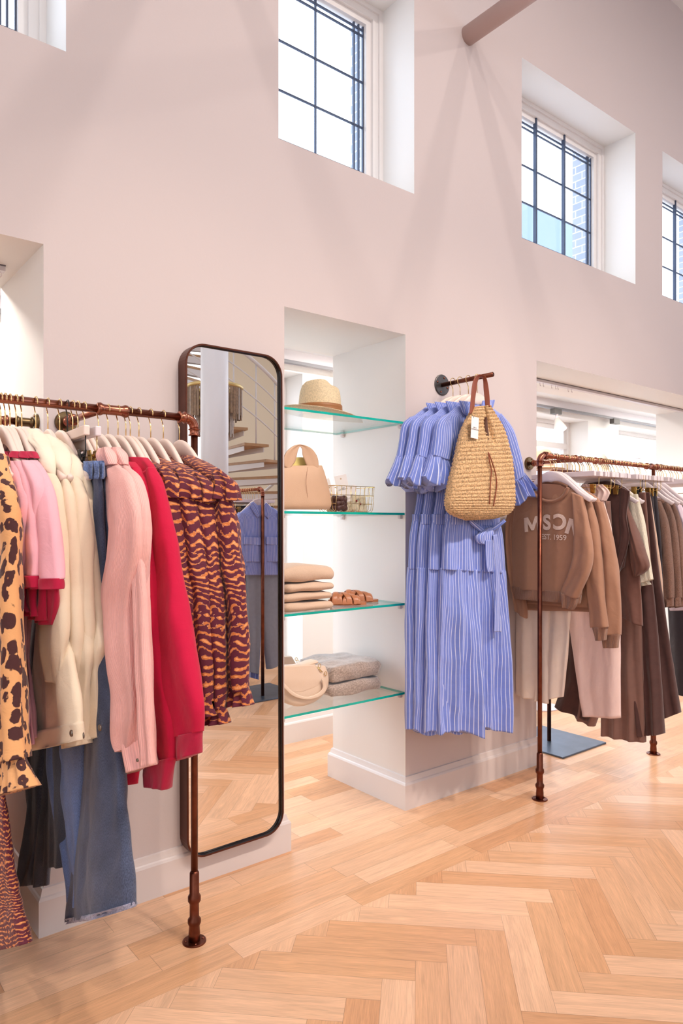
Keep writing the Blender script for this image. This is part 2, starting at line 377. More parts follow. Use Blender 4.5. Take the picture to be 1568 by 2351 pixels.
def floor_mat():
    m, nt, b = newmat('oak parquet'); lk = nt.links.new
    g = N(nt, 'ShaderNodeUVMap', uv_map='grain'); u = N(nt, 'ShaderNodeUVMap', uv_map='plank')
    at = N(nt, 'ShaderNodeAttribute', attribute_name='rnd')
    mp = N(nt, 'ShaderNodeMapping'); mp.inputs['Scale'].default_value = (3.2, 42, 1); lk(g.outputs[0], mp.inputs[0])
    n1 = N(nt, 'ShaderNodeTexNoise', Scale=1, Detail=6, Distortion=1.2, Roughness=.6); lk(mp.outputs[0], n1.inputs['Vector'])
    mp2 = N(nt, 'ShaderNodeMapping'); mp2.inputs['Scale'].default_value = (14, 420, 1); lk(g.outputs[0], mp2.inputs[0])
    n2 = N(nt, 'ShaderNodeTexNoise', Scale=1, Detail=3); lk(mp2.outputs[0], n2.inputs['Vector'])
    r = N(nt, 'ShaderNodeValToRGB'); lk(at.outputs['Fac'], r.inputs['Fac']); e = r.color_ramp.elements
    e[0].position = 0; e[0].color = (*lin((210, 154, 112)), 1); e[1].position = 1; e[1].color = (*lin((238, 192, 156)), 1)
    q = e.new(.35); q.color = (*lin((220, 168, 126)), 1); q = e.new(.7); q.color = (*lin((228, 182, 146)), 1)
    mr = N(nt, 'ShaderNodeMapRange'); lk(n1.outputs['Fac'], mr.inputs[0]); mr.inputs[1].default_value = .3; mr.inputs[2].default_value = .7; mr.inputs[3].default_value = .84; mr.inputs[4].default_value = 1.1
    m2 = N(nt, 'ShaderNodeMapRange'); lk(n2.outputs['Fac'], m2.inputs[0]); m2.inputs[1].default_value = .3; m2.inputs[2].default_value = .6; m2.inputs[3].default_value = .86; m2.inputs[4].default_value = 1.03
    mul = N(nt, 'ShaderNodeMath', operation='MULTIPLY'); lk(mr.outputs[0], mul.inputs[0]); lk(m2.outputs[0], mul.inputs[1])
    # joints between boards
    sp = N(nt, 'ShaderNodeSeparateXYZ'); lk(u.outputs[0], sp.inputs[0])
    def edge(i, w):
        a = N(nt, 'ShaderNodeMath', operation='SUBTRACT'); lk(sp.outputs[i], a.inputs[0]); a.inputs[1].default_value = .5
        ab = N(nt, 'ShaderNodeMath', operation='ABSOLUTE'); lk(a.outputs[0], ab.inputs[0])
        l = N(nt, 'ShaderNodeMath', operation='GREATER_THAN'); lk(ab.outputs[0], l.inputs[0]); l.inputs[1].default_value = .5-w
        return l.outputs[0]
    mxm = N(nt, 'ShaderNodeMath', operation='MAXIMUM'); lk(edge(0, .0013), mxm.inputs[0]); lk(edge(1, .0065), mxm.inputs[1])
    gp = N(nt, 'ShaderNodeMapRange'); lk(mxm.outputs[0], gp.inputs[0]); gp.inputs[3].default_value = 1; gp.inputs[4].default_value = .58
    # a few knots
    vo = N(nt, 'ShaderNodeTexVoronoi', Scale=1.7); lk(g.outputs[0], vo.inputs['Vector'])
    kn = N(nt, 'ShaderNodeMapRange'); lk(vo.outputs['Distance'], kn.inputs[0]); kn.inputs[1].default_value = .008; kn.inputs[2].default_value = .022; kn.inputs[3].default_value = .3; kn.inputs[4].default_value = 1
    mu2 = N(nt, 'ShaderNodeMath', operation='MULTIPLY'); lk(mul.outputs[0], mu2.inputs[0]); lk(gp.outputs[0], mu2.inputs[1])
    mu3 = N(nt, 'ShaderNodeMath', operation='MULTIPLY'); lk(mu2.outputs[0], mu3.inputs[0]); lk(kn.outputs[0], mu3.inputs[1])
    mx = N(nt, 'ShaderNodeMix', data_type='RGBA', blend_type='MULTIPLY'); mx.inputs['Factor'].default_value = 1
    lk(r.outputs['Color'], mx.inputs[6]); lk(mu3.outputs[0], mx.inputs[7]); lk(mx.outputs[2], b.inputs['Base Color'])
    b.inputs['Roughness'].default_value = .30; b.inputs['Specular IOR Level'].default_value = .5
    bp = N(nt, 'ShaderNodeBump', Strength=.25, Distance=.0012); lk(mu2.outputs[0], bp.inputs['Height']); lk(bp.outputs['Normal'], b.inputs['Normal'])
    return m
PARQUET = floor_mat()

# ------------------------------------------------------------------ floor: herringbone field with a straight border
def build_floor():
    bm = bmesh.new(); ug = bm.loops.layers.uv.new('grain'); up = bm.loops.layers.uv.new('plank'); cl = bm.loops.layers.float_color.new('rnd')
    rnd = random.Random(3)
    def plank(o, d, L, w, ext=None):
        p = Vector((-d.y, d.x, 0)); r = rnd.random(); ou, ov = rnd.random()*9, rnd.random()*9
        q = [o, o+d*L, o+d*L+p*w, o+p*w]; f = bm.faces.new([bm.verts.new(v) for v in q])
        for lp, (a, b_) in zip(f.loops, ((0,0),(1,0),(1,1),(0,1))):
            lp[ug].uv = (ou+a*L, ov+b_*w); lp[up].uv = (a, b_); lp[cl] = (r, r, r, 1)
    w, n = .094, 5; L = w*n; s = math.sqrt(.5); BY = 1.842
    U, V_ = Vector((s, -s, 0)), Vector((s, s, 0)); org = Vector((.03, BY-.066, 0))
    for k in range(-70, 110):
        for j in range(-9, 10):
            o = org+U*(w*(k+2*n*j))+V_*(w*k)
            if -5.2 < o.y < 2.6 and -4.2 < o.x < 8.6: plank(o, U, L, w)
            o = org+U*(w*(k+1))+V_*(w*(k-2*n+1+2*n*j))
            if -5.2 < o.y < 2.6 and -4.2 < o.x < 8.6: plank(o, V_, L, w)
    bmesh.ops.bisect_plane(bm, geom=bm.verts[:]+bm.edges[:]+bm.faces[:], plane_co=(0, BY, 0), plane_no=(0, 1, 0), clear_outer=True)
    bmesh.ops.bisect_plane(bm, geom=bm.verts[:]+bm.edges[:]+bm.faces[:], plane_co=(0, -4.9, 0), plane_no=(0, -1, 0), clear_outer=True)
    y = BY
    while y < 3.8:
        x = -3.6-rnd.random()*.6
        while x < 8.4:
            l = rnd.choice((.47, .62, .8)); plank(Vector((x, y, 0)), Vector((1,0,0)), l, w); x += l
        y += w
    bmesh.ops.recalc_face_normals(bm, faces=bm.faces[:])
    for f in bm.faces:
        if f.normal.z < 0: f.normal_flip()
    o = obj('floor', bm, PARQUET, None, 'keep', kind='structure'); o.data.polygons.foreach_set('use_smooth', [False]*len(o.data.polygons))
build_floor()
b = bmesh.new(); box(b, (-4.4, -6.4, -.2), (9.2, 4.2, -.004)); struct('floor_slab', b, CREAM)

# ------------------------------------------------------------------ walls
Y0, YM, Y1, YB = 2.35, 2.58, 2.89, 3.50
LOW = [(-1.15, .667, 2.195), (1.589, 2.258, 2.175), (3.247, 5.59, 2.20)]
UPP = [(-.25, .737), (1.562, 2.314), (3.117, 4.284), (4.63, 5.8)]
ZU0, ZU1, ZC = 2.837, 3.803, 4.865
def grid_wall(bm, y0, y1, holes, x0, x1, z0, z1):
    xs = sorted({x0, x1, *[h[0] for h in holes], *[h[1] for h in holes]}); zs = sorted({z0, z1, *[h[2] for h in holes], *[h[3] for h in holes]})
    def hole(xa, xb, za, zb):
        xm, zm = (xa+xb)/2, (za+zb)/2
        return any(h[0] < xm < h[1] and h[2] < zm < h[3] for h in holes)
    solid = {}
    for i in range(len(xs)-1):
        for k in range(len(zs)-1): solid[i, k] = not hole(xs[i], xs[i+1], zs[k], zs[k+1])
    V = {}
    def v(x, y, z):
        kx = (round(x,5), round(y,5), round(z,5))
        if kx not in V: V[kx] = bm.verts.new(kx)
        return V[kx]
    for (i, k), s in solid.items():
        if not s: continue
        xa, xb, za, zb = xs[i], xs[i+1], zs[k], zs[k+1]
        bm.faces.new((v(xa,y0,za), v(xb,y0,za), v(xb,y0,zb), v(xa,y0,zb))).material_index = 0
        bm.faces.new((v(xa,y1,zb), v(xb,y1,zb), v(xb,y1,za), v(xa,y1,za))).material_index = 1
        for (di, dk, q) in ((-1,0,((xa,y0,za),(xa,y0,zb),(xa,y1,zb),(xa,y1,za))), (1,0,((xb,y0,zb),(xb,y0,za),(xb,y1,za),(xb,y1,zb))),
                            (0,-1,((xa,y0,za),(xa,y1,za),(xb,y1,za),(xb,y0,za))), (0,1,((xa,y1,zb),(xa,y0,zb),(xb,y0,zb),(xb,y1,zb)))):
            if not solid.get((i+di, k+dk), False):
                bm.faces.new([v(*p) for p in q]).material_index = 1
b = bmesh.new()
grid_wall(b, Y0, YM, [(a, c, -1, z) for a, c, z in LOW]+[(a, c, ZU0, ZU1) for a, c in UPP], -3.6, 8.6, 0, ZC)
struct('wall_back', b, [PINKWALL, WHITE])
b = bmesh.new()
grid_wall(b, YM, Y1, [(a, c, -1, z) for a, c, z in LOW], -3.6, 8.6, 0, 2.62)
struct('wall_back_inner', b, [WHITE, WHITE])
b = bmesh.new()
grid_wall(b, YM+.07, 2.80, [(a+.02, c-.01, ZU0+.03, ZU1+.10) for a, c in UPP], -3.6, 8.6, 2.62, ZC+.3)
struct('wall_exterior', b, [BRICK, BRICK])
# back gallery
WB = [(.9, 2.50), (4.0, 5.58), (6.08, 7.6)]
b = bmesh.new(); grid_wall(b, YB, YB+.30, [(a, c, .45, 2.22) for a, c in WB], -3.6, 8.6, 0, 2.45); struct('wall_gallery', b, [WHITE, WHITE])
b = bmesh.new(); box(b, (-3.6, Y1, 2.32), (8.6, YB, 2.45)); struct('ceiling_gallery', b, CEIL)
b = bmesh.new(); box(b, (-3.6, YB-.10, 2.262), (8.6, YB, 2.32)); struct('trim_1', b, mat('pale bulkhead', (222, 216, 220), .7))
b = bmesh.new(); box(b, (-3.75, -6, 0), (-3.6, 3.8, ZC)); struct('wall_left', b, WHITE)
b = bmesh.new(); box(b, (8.6, -6, 0), (8.75, 3.8, ZC)); struct('wall_right', b, PINKWALL)
b = bmesh.new(); box(b, (-3.6, -6.15, 0), (8.6, -6, ZC)); struct('wall_front', b, CREAM)
b = bmesh.new(); box(b, (-3.75, -6.15, ZC), (8.75, Y0+.02, ZC+.15)); struct('ceiling', b, CEIL)
# baseboards: body plus moulded cap
def baseboard(name, segs, m):
    b = bmesh.new()
    for (x0, y0, x1, y1) in segs:
        d = Vector((x1-x0, y1-y0, 0)); L = d.length; d.normalize(); o = Vector((d.y, -d.x, 0))   # o points into the room
        prof = [(0,0),(.020,0),(.020,.112),(.016,.120),(.012,.124),(.009,.134),(.006,.146),(0,.148)]
        A = [b.verts.new(Vector((x0,y0,0))+o*p+Vector((0,0,z))-d*(p if segs[0] else 0)) for p, z in prof]
        B = [b.verts.new(Vector((x1,y1,0))+o*p+Vector((0,0,z))+d*p) for p, z in prof]
        for k in range(len(prof)):
            k2 = (k+1) % len(prof); b.faces.new((A[k], A[k2], B[k2], B[k]))
        b.faces.new(A[::-1]); b.faces.new(B)
    return struct(name, b, m)
baseboard('baseboard_left', [(.667, Y0, 1.589, Y0)], SKIRT)
baseboard('baseboard_left_reveal', [(.667, Y1, .667, Y0)], TRIM)
baseboard('baseboard_middle', [(2.258, Y0, 3.247, Y0)], SKIRT)
baseboard('baseboard_middle_reveal', [(2.258, Y1, 2.258, Y0)], TRIM)
baseboard('baseboard_right', [(5.59, Y1, 5.59, Y0), (5.59, Y0, 8.6, Y0)], TRIM)
baseboard('baseboard_gallery', [(-3.5, YB, 8.5, YB)], TRIM)
baseboard('baseboard_front', [(8.5, -6, -3.5, -6)], TRIM)

# ------------------------------------------------------------------ windows
def frame_box(bm, x0, x1, z0, z1, y0, y1, w):
    box(bm, (x0, y0, z0), (x0+w, y1, z1)); box(bm, (x1-w, y0, z0), (x1, y1, z1))
    box(bm, (x0+w, y0, z0), (x1-w, y1, z0+w)); box(bm, (x0+w, y0, z1-w), (x1-w, y1, z1))
def leaded(n, x0, x1, bars, vert):
    b = bmesh.new(); frame_box(b, x0, x1, ZU0, ZU1, YM-.004, YM+.06, .055); frame_box(b, x0+.05, x1-.05, ZU0+.05, ZU1-.05, YM+.012, YM+.055, .035)
    frame_box(b, x0, x1, ZU0, ZU1, YM-.014, YM+.01, .022)
    f = struct('window_%d' % n, b, TRIM)
    gx0, gx1, gz0, gz1 = x0+.085, x1-.085, ZU0+.085, ZU1-.085
    b = bmesh.new(); box(b, (gx0, YM+.034, gz0), (gx1, YM+.038, gz1)); obj('pane', b, PANE, f)
    b = bmesh.new(); t = .0036; ya, yb = YM+.032, YM+.041
    for z in (3.673, 3.70, 3.447, 3.227, 3.007, 2.96): box(b, (gx0, ya, z-t), (gx1, yb, z+t))
    for x in (gx0+.03, gx1-.03, gx0+.002, gx1-.002): box(b, (x-t, ya-.001, gz0), (x+t, yb+.001, gz1))
    for x in vert: box(b, (x-t, ya-.001, gz0), (x+t, yb+.001, gz1))
    obj('lead_came', b, LEAD, f)
    for x in bars:
        b = bmesh.new(); box(b, (x-.006, YM+.005, gz0-.02), (x+.006, YM+.026, gz1+.03)); obj('saddle_bar', b, LEAD, f)
    area('daylight_portal', ((x0+x1)/2, YM+.05, (ZU0+ZU1)/2), (math.radians(90), 0, math.pi), x1-x0-.17, ZU1-ZU0-.17, 1, portal=True)
leaded(1, *UPP[0], [.2], [.0, .48, .60])
leaded(2, *UPP[1], [], [1.712, 1.941, 2.17])
leaded(3, *UPP[2], [3.573, 3.864], [3.28, 4.155])
leaded(4, *UPP[3], [5.0, 5.3], [5.55])
for i, (a, c) in enumerate(WB):
    b = bmesh.new(); frame_box(b, a, c, .45, 2.22, YB+.20, YB+.27, .07); box(b, ((a+c)/2-.02, YB+.21, .5), ((a+c)/2+.02, YB+.26, 2.16))
    frame_box(b, a, c, .45, 2.22, YB+.18, YB+.22, .03); box(b, (a, YB+.19, 1.98), (c, YB+.262, 2.03))
    f = struct('window_%d' % (5+i), b, TRIM)
    b = bmesh.new(); box(b, (a+.06, YB+.23, .5), (c-.06, YB+.235, 2.17)); obj('pane', b, PANE, f)
    area('daylight_portal', ((a+c)/2, YB+.29, 1.33), (math.radians(90), 0, math.pi), c-a-.1, 1.7, 1, portal=True)

# exterior: gabled house across the street and a pale street facade
t = thing('house', 'blurred gabled house with slate roof beyond the square leaded window', 'building', (24, 17, 0))
b = bmesh.new(); box(b, (21, 15, 0), (29, 21, 9.5)); obj('wall', b, mat('far facade', (215, 210, 206), .8), t)
b = bmesh.new()
vs = [b.verts.new(p) for p in ((20.6,14.7,9.4),(29.5,14.7,9.4),(29.5,21.3,9.4),(20.6,21.3,9.4),(23,18,14.6),(27.5,18,14.6))]
for f in ((0,1,5,4),(1,2,5),(2,3,4,5),(3,0,4),(3,2,1,0)): b.faces.new([vs[i] for i in f])
obj('roof', b, mat('slate roof', (96, 112, 138), .7), t)
t = thing('street_facade', 'pale blurred shop facade seen through the gallery windows', 'building', (7, 9.5, 0))
b = bmesh.new(); box(b, (-2, 10, 0), (16, 11, 2.6)); obj('wall', b, mat('far shop wall', (190, 198, 210), .8), t)
for k in range(9):
    b = bmesh.new(); box(b, (-1.2+k*1.9, 9.95, .7), (.1+k*1.9, 9.99, 2.1)); obj('shop_window', b, mat('far dark glass', (110, 128, 150), .3), t)
b = bmesh.new(); box(b, (-20, 3.81, -.25), (30, 30, -.05)); struct('ground_outside', b, mat('street paving', (200, 196, 192), .9))

# structural pipes reaching out from the wall
for x in (2.685, 1.20):
    b = bmesh.new(); tube(b, [(x, Y0+.05, 3.73), (x, -3.9, 3.73)], .045, 28)
    o = obj('tie_pipe', b, mat('pink painted steel', (206, 178, 170), .45), None, True)
    tag(o, 'thick pink painted steel pipe reaching out of the wall by the tall leaded window' if x > 2 else 'second thick pink steel pipe, above the picture over the mirror', 'pipe')


# ------------------------------------------------------------------ pipe racks
RY, RZ, RR = 2.012, 1.633, .0118
def fitting(name, a, b, parent, r=RR, m=None, beads=2):
    """a pipe coupling between a and b: a sleeve with beaded rims"""
    a, b = Vector(a), Vector(b); pts, rs = [], []
    prof = [(0,1.08),(.04,1.5),(.12,1.62),(.2,1.28),(.26,1.22),(.74,1.22),(.8,1.28),(.88,1.62),(.96,1.5),(1,1.08)]
    for t, k in prof: pts.append(a.lerp(b, t)); rs.append(r*k)
    bm = bmesh.new(); tube(bm, pts, rs, 20); return obj(name, bm, m or COPPER, parent, True)
def wall_flange(name, c, n, r, parent, m, screws=3, thick=.006):
    """round plate at c facing n, with screw heads as sub-parts"""
    c, n = Vector(c), Vector(n).normalized()
    bm = bmesh.new(); tube(bm, [c, c+n*thick*.7, c+n*thick], [r, r, r*.93], 36); f = obj(name, bm, m, parent, False)
    u = n.orthogonal().normalized(); v = n.cross(u)
    for k in range(screws):
        a = 2*math.pi*(k+.3)/screws; p = c+(u*math.cos(a)+v*math.sin(a))*r*.72+n*thick
        bm = bmesh.new(); tube(bm, [p, p+n*.002, p+n*.0032], [r*.11, r*.1, r*.04], 10); obj('screw', bm, COPPER, f, True)
    return f
def post(parent, x, y, ztop, top_bend=None, foot=True, dark=COPPER2):
    bm = bmesh.new(); tube(bm, [(x,y,.02),(x,y,ztop)], RR*.92, 20); obj('post', bm, dark, parent, True)
    if foot:
        pts, rs = [], []
        for z, k in ((.0,1.7),(.03,1.65),(.05,1.5),(.06,1.9),(.07,1.9),(.078,1.35),(.12,1.35),(.128,1.85),(.142,1.85),(.15,1.4),(.215,1.35),(.222,1.0)):
            pts.append((x,y,z)); rs.append(RR*k*.92)
        bm = bmesh.new(); tube(bm, pts, rs, 20); obj('post_fitting', bm, dark, parent, True)
        wall_flange('foot_flange', (x,y,0), (0,0,1), RR*3.1, parent, dark, 4, .005)
def elbow(parent, c, a, b, r=.032, m=COPPER):
    """quarter bend at corner c joining directions a and b"""
    c, a, b = Vector(c), Vector(a), Vector(b); pts = []
    for k in range(9):
        t = math.pi/2*k/8; pts.append(c+a*r*(1-math.sin(t))+b*r*(1-math.cos(t)))
    bm = bmesh.new(); tube(bm, pts, RR*1.25, 20, cap=True); e = obj('elbow', bm, m, parent, True)
    fitting('elbow_collar', c+a*r, c+a*(r+.022), e, RR*1.02, m); fitting('elbow_collar', c+b*r, c+b*(r+.022), e, RR*1.02, m)
    return e

# rack at the left, in front of the mirror
PX = 1.0225
r1 = thing('wall_mounted_clothes_rack', 'copper pipe clothes rack at left with one post standing before the tall mirror', 'clothes rack', (PX, RY, 0))
bm = bmesh.new(); tube(bm, [(-1.0,RY,RZ),(PX-.03,RY,RZ)], RR, 24); obj('rail', bm, COPPER, r1, True)
elbow(r1, (PX,RY,RZ), (-1,0,0), (0,0,-1)); post(r1, PX, RY, RZ-.03)
fitting('pipe_coupling', (.715,RY,RZ), (.81,RY,RZ), r1)
br = bmesh.new(); tube(br, [(.735,RY+.01,RZ),(.735,Y0-.02,RZ)], RR*.9, 20); w_ = obj('wall_bracket', br, COPPER, r1, True)
fitting('bracket_collar', (.735,Y0-.085,RZ), (.735,Y0-.03,RZ), w_); wall_flange('wall_flange', (.735,Y0,RZ), (0,-1,0), .035, r1, BRASSY, 4, .012)
# rail inside the left opening, its flange on the reveal
r2 = thing('clothes_rail', 'short copper rail fixed to the white reveal of the left opening', 'clothes rail', (.667, 2.42, RZ))
bm = bmesh.new(); tube(bm, [(-.6,2.42,RZ),(.65,2.42,RZ)], RR, 20); obj('rail', bm, COPPER, r2, True)
fitting('pipe_coupling', (.50,2.42,RZ), (.58,2.42,RZ), r2); fitting('end_socket', (.60,2.42,RZ), (.655,2.42,RZ), r2, RR, BRASSY)
wall_flange('wall_flange', (.667,2.42,RZ), (-1,0,0), .03, r2, BRASSY, 4, .01)
# rack at the right
QX = 2.833; RY2 = 2.032
r3 = thing('wall_mounted_clothes_rack', 'copper pipe clothes rack at right carrying the brown sweatshirts', 'clothes rack', (QX, RY2, 0))
bm = bmesh.new(); tube(bm, [(QX+.03,RY2,RZ),(7.0,RY2,RZ)], RR, 24); obj('rail', bm, COPPER, r3, True)
elbow(r3, (QX,RY2,RZ), (1,0,0), (0,0,-1)); post(r3, QX, RY2, RZ-.03); post(r3, 3.90, RY2, RZ)
for x in (3.12, 3.30, 3.82, 3.93, 4.35, 4.8): fitting('pipe_coupling', (x,RY2,RZ), (x+.06,RY2,RZ), r3)
br = bmesh.new(); tube(br, [(3.175,RY2+.01,RZ),(3.175,Y0-.02,RZ)], RR*.9, 20); w_ = obj('wall_bracket', br, COPPER, r3, True)
fitting('bracket_collar', (3.175,Y0-.09,RZ), (3.175,Y0-.03,RZ), w_); wall_flange('wall_flange', (3.175,Y0,RZ), (0,-1,0), .035, r3, BRASSY, 4, .014)
# free-standing rack inside the right-hand opening
r4 = thing('freestanding_clothes_rack', 'free-standing copper rack on a steel plate inside the right-hand opening', 'clothes rack', (3.62, 2.53, 0))
bm = bmesh.new(); tube(bm, [(3.62,2.53,.01),(3.62,2.53,1.60),(3.64,2.53,1.625),(3.67,2.53,1.63),(6.6,2.53,1.63)], RR, 20); obj('rail', bm, COPPER2, r4, True)
bm = bmesh.new(); rbox(bm, (3.42,2.30,0), (3.86,2.76,.010), .002); obj('base_plate', bm, STEEL, r4)

# ------------------------------------------------------------------ hangers (hook centre at the local origin, arms along local Y)
def hook_bm(drop, r=.0017):
    bm = bmesh.new(); R = RR+.0035; pts = []
    for k in range(15):
        a = math.radians(-25+k*(205/14)); pts.append((0, -R*math.cos(a), R*math.sin(a)))
    # from the crown over the rail then down and back to the centre
    pts = [(0, R*math.cos(math.radians(200-k*15)), R*math.sin(math.radians(200-k*15))) for k in range(15)]
    pts += [(0, R*.92, -R*.75), (0, R*.45, -R*1.5), (0, .001, -R*2.2), (0, 0, -R*2.7), (0, 0, -drop-.012)]
    tube(bm, pts, r, 8); return bm
def shirt_hanger(label, wood, hookm=GOLD, half=.215, drop=.070, group=None):
    t = thing('coat_hanger', label, 'hanger', group=group)
    zt = lambda r: -drop-.128*(1-math.cos(math.pi*min(r/.235,1)))/2-.008*(r/half)
    bm = bmesh.new(); nx = 40; rings = []
    for i in range(nx+1):
        y = -half+2*half*i/nx; r = abs(y); top = zt(r); h = .056-.030*min(r/.10,1); h *= max(.35, 1-max(0,(r-half+.02)/.02)**2*.65)
        cz = top-h/2-max(0, .004*(r > half-.02)); ring = []
        for k in range(14):
            a = 2*math.pi*k/14; ca, sa = math.cos(a), math.sin(a)
            ring.append(bm.verts.new((.0075*math.copysign(abs(ca)**.6, ca), y, cz+h/2*math.copysign(abs(sa)**.7, sa))))
        rings.append(ring)
    for i in range(nx):
        for k in range(14): bm.faces.new((rings[i][k], rings[i][(k+1)%14], rings[i+1][(k+1)%14], rings[i+1][k]))
    bm.faces.new(rings[0][::-1]); bm.faces.new(rings[-1])
    obj('shoulder_arms', bm, wood, t, True, world=False)
    obj('hook', hook_bm(drop), hookm, t, True, world=False)
    return t
def clip_hanger(label, wood, hookm=GOLD, half=.185, drop=.075, group=None, plain=False):
    t = thing('clip_hanger', label, 'hanger', group=group)
    bm = bmesh.new(); rbox(bm, (-.008,-half,-drop-.026), (.008,half,-drop), .003); obj('bar', bm, wood, t, world=False)
    obj('hook', hook_bm(drop), hookm, t, True, world=False)
    cm = GOLDCLIP if hookm is GOLD else BLACKM
    zb = -drop-.075; bm = bmesh.new(); pts = [(0,-half+.012,-drop-.02),(0,-half+.012,zb+.008),(0,-half+.02,zb),(0,half-.02,zb),(0,half-.012,zb+.008),(0,half-.012,-drop-.02)]
    tube(bm, pts, .0016, 8)
    if plain: bm.free()
    else: obj('wire_bar', bm, hookm, t, True, world=False)
    for s in (() if plain else (-1, 1)):
        y = s*(half-.045); bm = bmesh.new()
        for k in (-1, 1):
            Mx = Matrix.Translation((0,y,zb)) @ Matrix.Rotation(k*.16, 4, 'Y')
            rbox(bm, (k*.006-.0012,-.012,-.030), (k*.006+.0012,.012,.016), .001, 1, Mx)
        tube(bm, [(0,y-.013,zb),(0,y+.013,zb)], .005, 10)
        obj('clip', bm, cm, t, world=False)
    return t
PROTO = {}
def put_hanger(kind, x, y, label, rz=0, rail_z=RZ, tilt=0, group=None):
    mk = {'wood': lambda: shirt_hanger('-', HWOOD), 'white': lambda: shirt_hanger('-', HWHITE),
          'clip': lambda: clip_hanger('-', HWHITE), 'bar': lambda: clip_hanger('-', HWHITE, plain=True), 'clipblack': lambda: clip_hanger('-', HWOOD, BLACKM),
          'woodblack': lambda: shirt_hanger('-', HWOOD, BLACKM)}
    if kind not in PROTO: t = PROTO[kind] = mk[kind]()
    else: t = copy_tree(PROTO[kind])
    t.location = (x, y, rail_z); t.rotation_euler = (0, 0, rz+tilt); t['label'] = label
    if group: t['group'] = group
    elif 'group' in t: del t['group']
    return t

# ------------------------------------------------------------------ mirror
def rrect(w0, z0, w1, z1, r, n=10):
    P = []
    for cx, cz, a0 in ((w1-r, z1-r, 0), (w0+r, z1-r, 90), (w0+r, z0+r, 180), (w1-r, z0+r, 270)):
        for k in range(n+1):
            a = math.radians(a0+90*k/n); P.append((cx+r*math.cos(a), cz+r*math.sin(a)))
    return P
mx0, mx1, mz0, mz1 = 1.137, 1.548, .108, 1.953
mir = thing('wall_mirror', 'tall rounded mirror in a deep bronze frame hung between the rack and the shelf niche', 'mirror', ((mx0+mx1)/2, Y0, mz0))
def ring_loft(profile, m, name):
    bm = bmesh.new(); loops = []
    for (ins, y) in profile:
        loops.append([bm.verts.new((x, y, z)) for x, z in rrect(mx0+ins, mz0+ins, mx1-ins, mz1-ins, .078-ins)])
    n = len(loops[0])
    for i in range(len(loops)-1):
        for k in range(n): bm.faces.new((loops[i][k], loops[i][(k+1)%n], loops[i+1][(k+1)%n], loops[i+1][k]))
    return obj(name, bm, m, mir, False)
ring_loft([(0,Y0-.001),(0,Y0-.058),(.0015,Y0-.060),(.006,Y0-.060),(.007,Y0-.058)], FRAMEC, 'frame')
ring_loft([(.0068,Y0-.059),(.0072,MIRY-.003),(.0085,MIRY-.001),(.012,MIRY+.004)], DARKF, 'inner_rebate')
bm = bmesh.new(); bm.faces.new([bm.verts.new((x, MIRY, z)) for x, z in rrect(mx0+.008, mz0+.008, mx1-.008, mz1-.008, .07)])
bmesh.ops.reverse_faces(bm, faces=bm.faces[:]); g = obj('mirror_glass', bm, MIRROR, mir)
bm = bmesh.new(); bm.faces.new([bm.verts.new((x, MIRY+.012, z)) for x, z in rrect(mx0+.004, mz0+.004, mx1-.004, mz1-.004, .074)]); obj('backing_board', bm, DARKF, mir)
mir.rotation_euler = (0, math.radians(-.22), 0)

# ------------------------------------------------------------------ niche: glass shelves
NX0, NX1 = 1.589, 2.258
SZ = [1.775, 1.357, .943, .534]
names = ['uppermost glass shelf carrying the straw hat', 'second glass shelf carrying the tan bag and wire basket',
         'third glass shelf carrying folded beige sweaters and sandals', 'lowest glass shelf carrying the cream bag and grey sweaters']
for z, nm in zip(SZ, names):
    s = thing('glass_shelf', nm, 'shelf', ((NX0+NX1)/2, Y0+.25, z), 'glass shelves across the niche')
    bm = bmesh.new(); box(bm, (NX0+.001, Y0+.004, z-.010), (NX1-.001, Y1-.03, z))
    for f in bm.faces: f.material_index = 0 if abs(f.calc_center_median().z-z) < .0001 or abs(f.calc_center_median().z-z+.010) < .0001 else 1
    me = obj('glass_pane', bm, [SHELFG, SHELFE], s)
    for x in (NX0+.001, NX1-.017):
        for y in (Y0+.018, Y1-.10):
            bm = bmesh.new(); rbox(bm, (x, y, z-.028), (x+.016, y+.018, z-.0105), .003); obj('shelf_support', bm, mat('clear plastic clip', (206, 192, 190), .3), s)

def superbox(w, d, h, nx=26, ny=18, nz=8, rxy=.35, puff=.3, seed=0, amp=.004, fr=14, sag=0):
    """a soft rounded block centred on the origin, resting on z=0 (folded knitwear, bags)"""
    bm = bmesh.new(); box(bm, (-1,-1,-1), (1,1,1))
    bmesh.ops.subdivide_edges(bm, edges=bm.edges[:], cuts=17, use_grid_fill=True)
    for v in bm.verts:
        c = v.co.copy(); m_ = max(abs(c.x), abs(c.y), abs(c.z))
        s = c.normalized(); e = rxy
        x = c.x*(1-e+e*math.sqrt(max(0, 1-c.y*c.y*.5-c.z*c.z*.5+c.y*c.y*c.z*c.z/3)))
        y = c.y*(1-e+e*math.sqrt(max(0, 1-c.x*c.x*.5-c.z*c.z*.5+c.x*c.x*c.z*c.z/3)))
        e2 = puff; z = c.z*(1-e2+e2*math.sqrt(max(0, 1-c.x*c.x*.5-c.y*c.y*.5+c.y*c.y*c.x*c.x/3)))
        p = Vector((x*w/2, y*d/2, (z+1)*h/2)); n_ = noise.noise(Vector((p.x*fr+seed*3, p.y*fr, p.z*fr*2)))
        p += s*n_*amp*2; p.z += sag*(1-c.x*c.x)*(z+1)/2; p.z = max(p.z, 0 if sag >= 0 else p.z); v.co = p
    uvl = bm.loops.layers.uv.new('UVMap')
    for f in bm.faces:
        nn = f.normal
        for lp in f.loops:
            c = lp.vert.co; lp[uvl].uv = (c.x+c.y*.7, c.z+c.y*.7)
    return bm
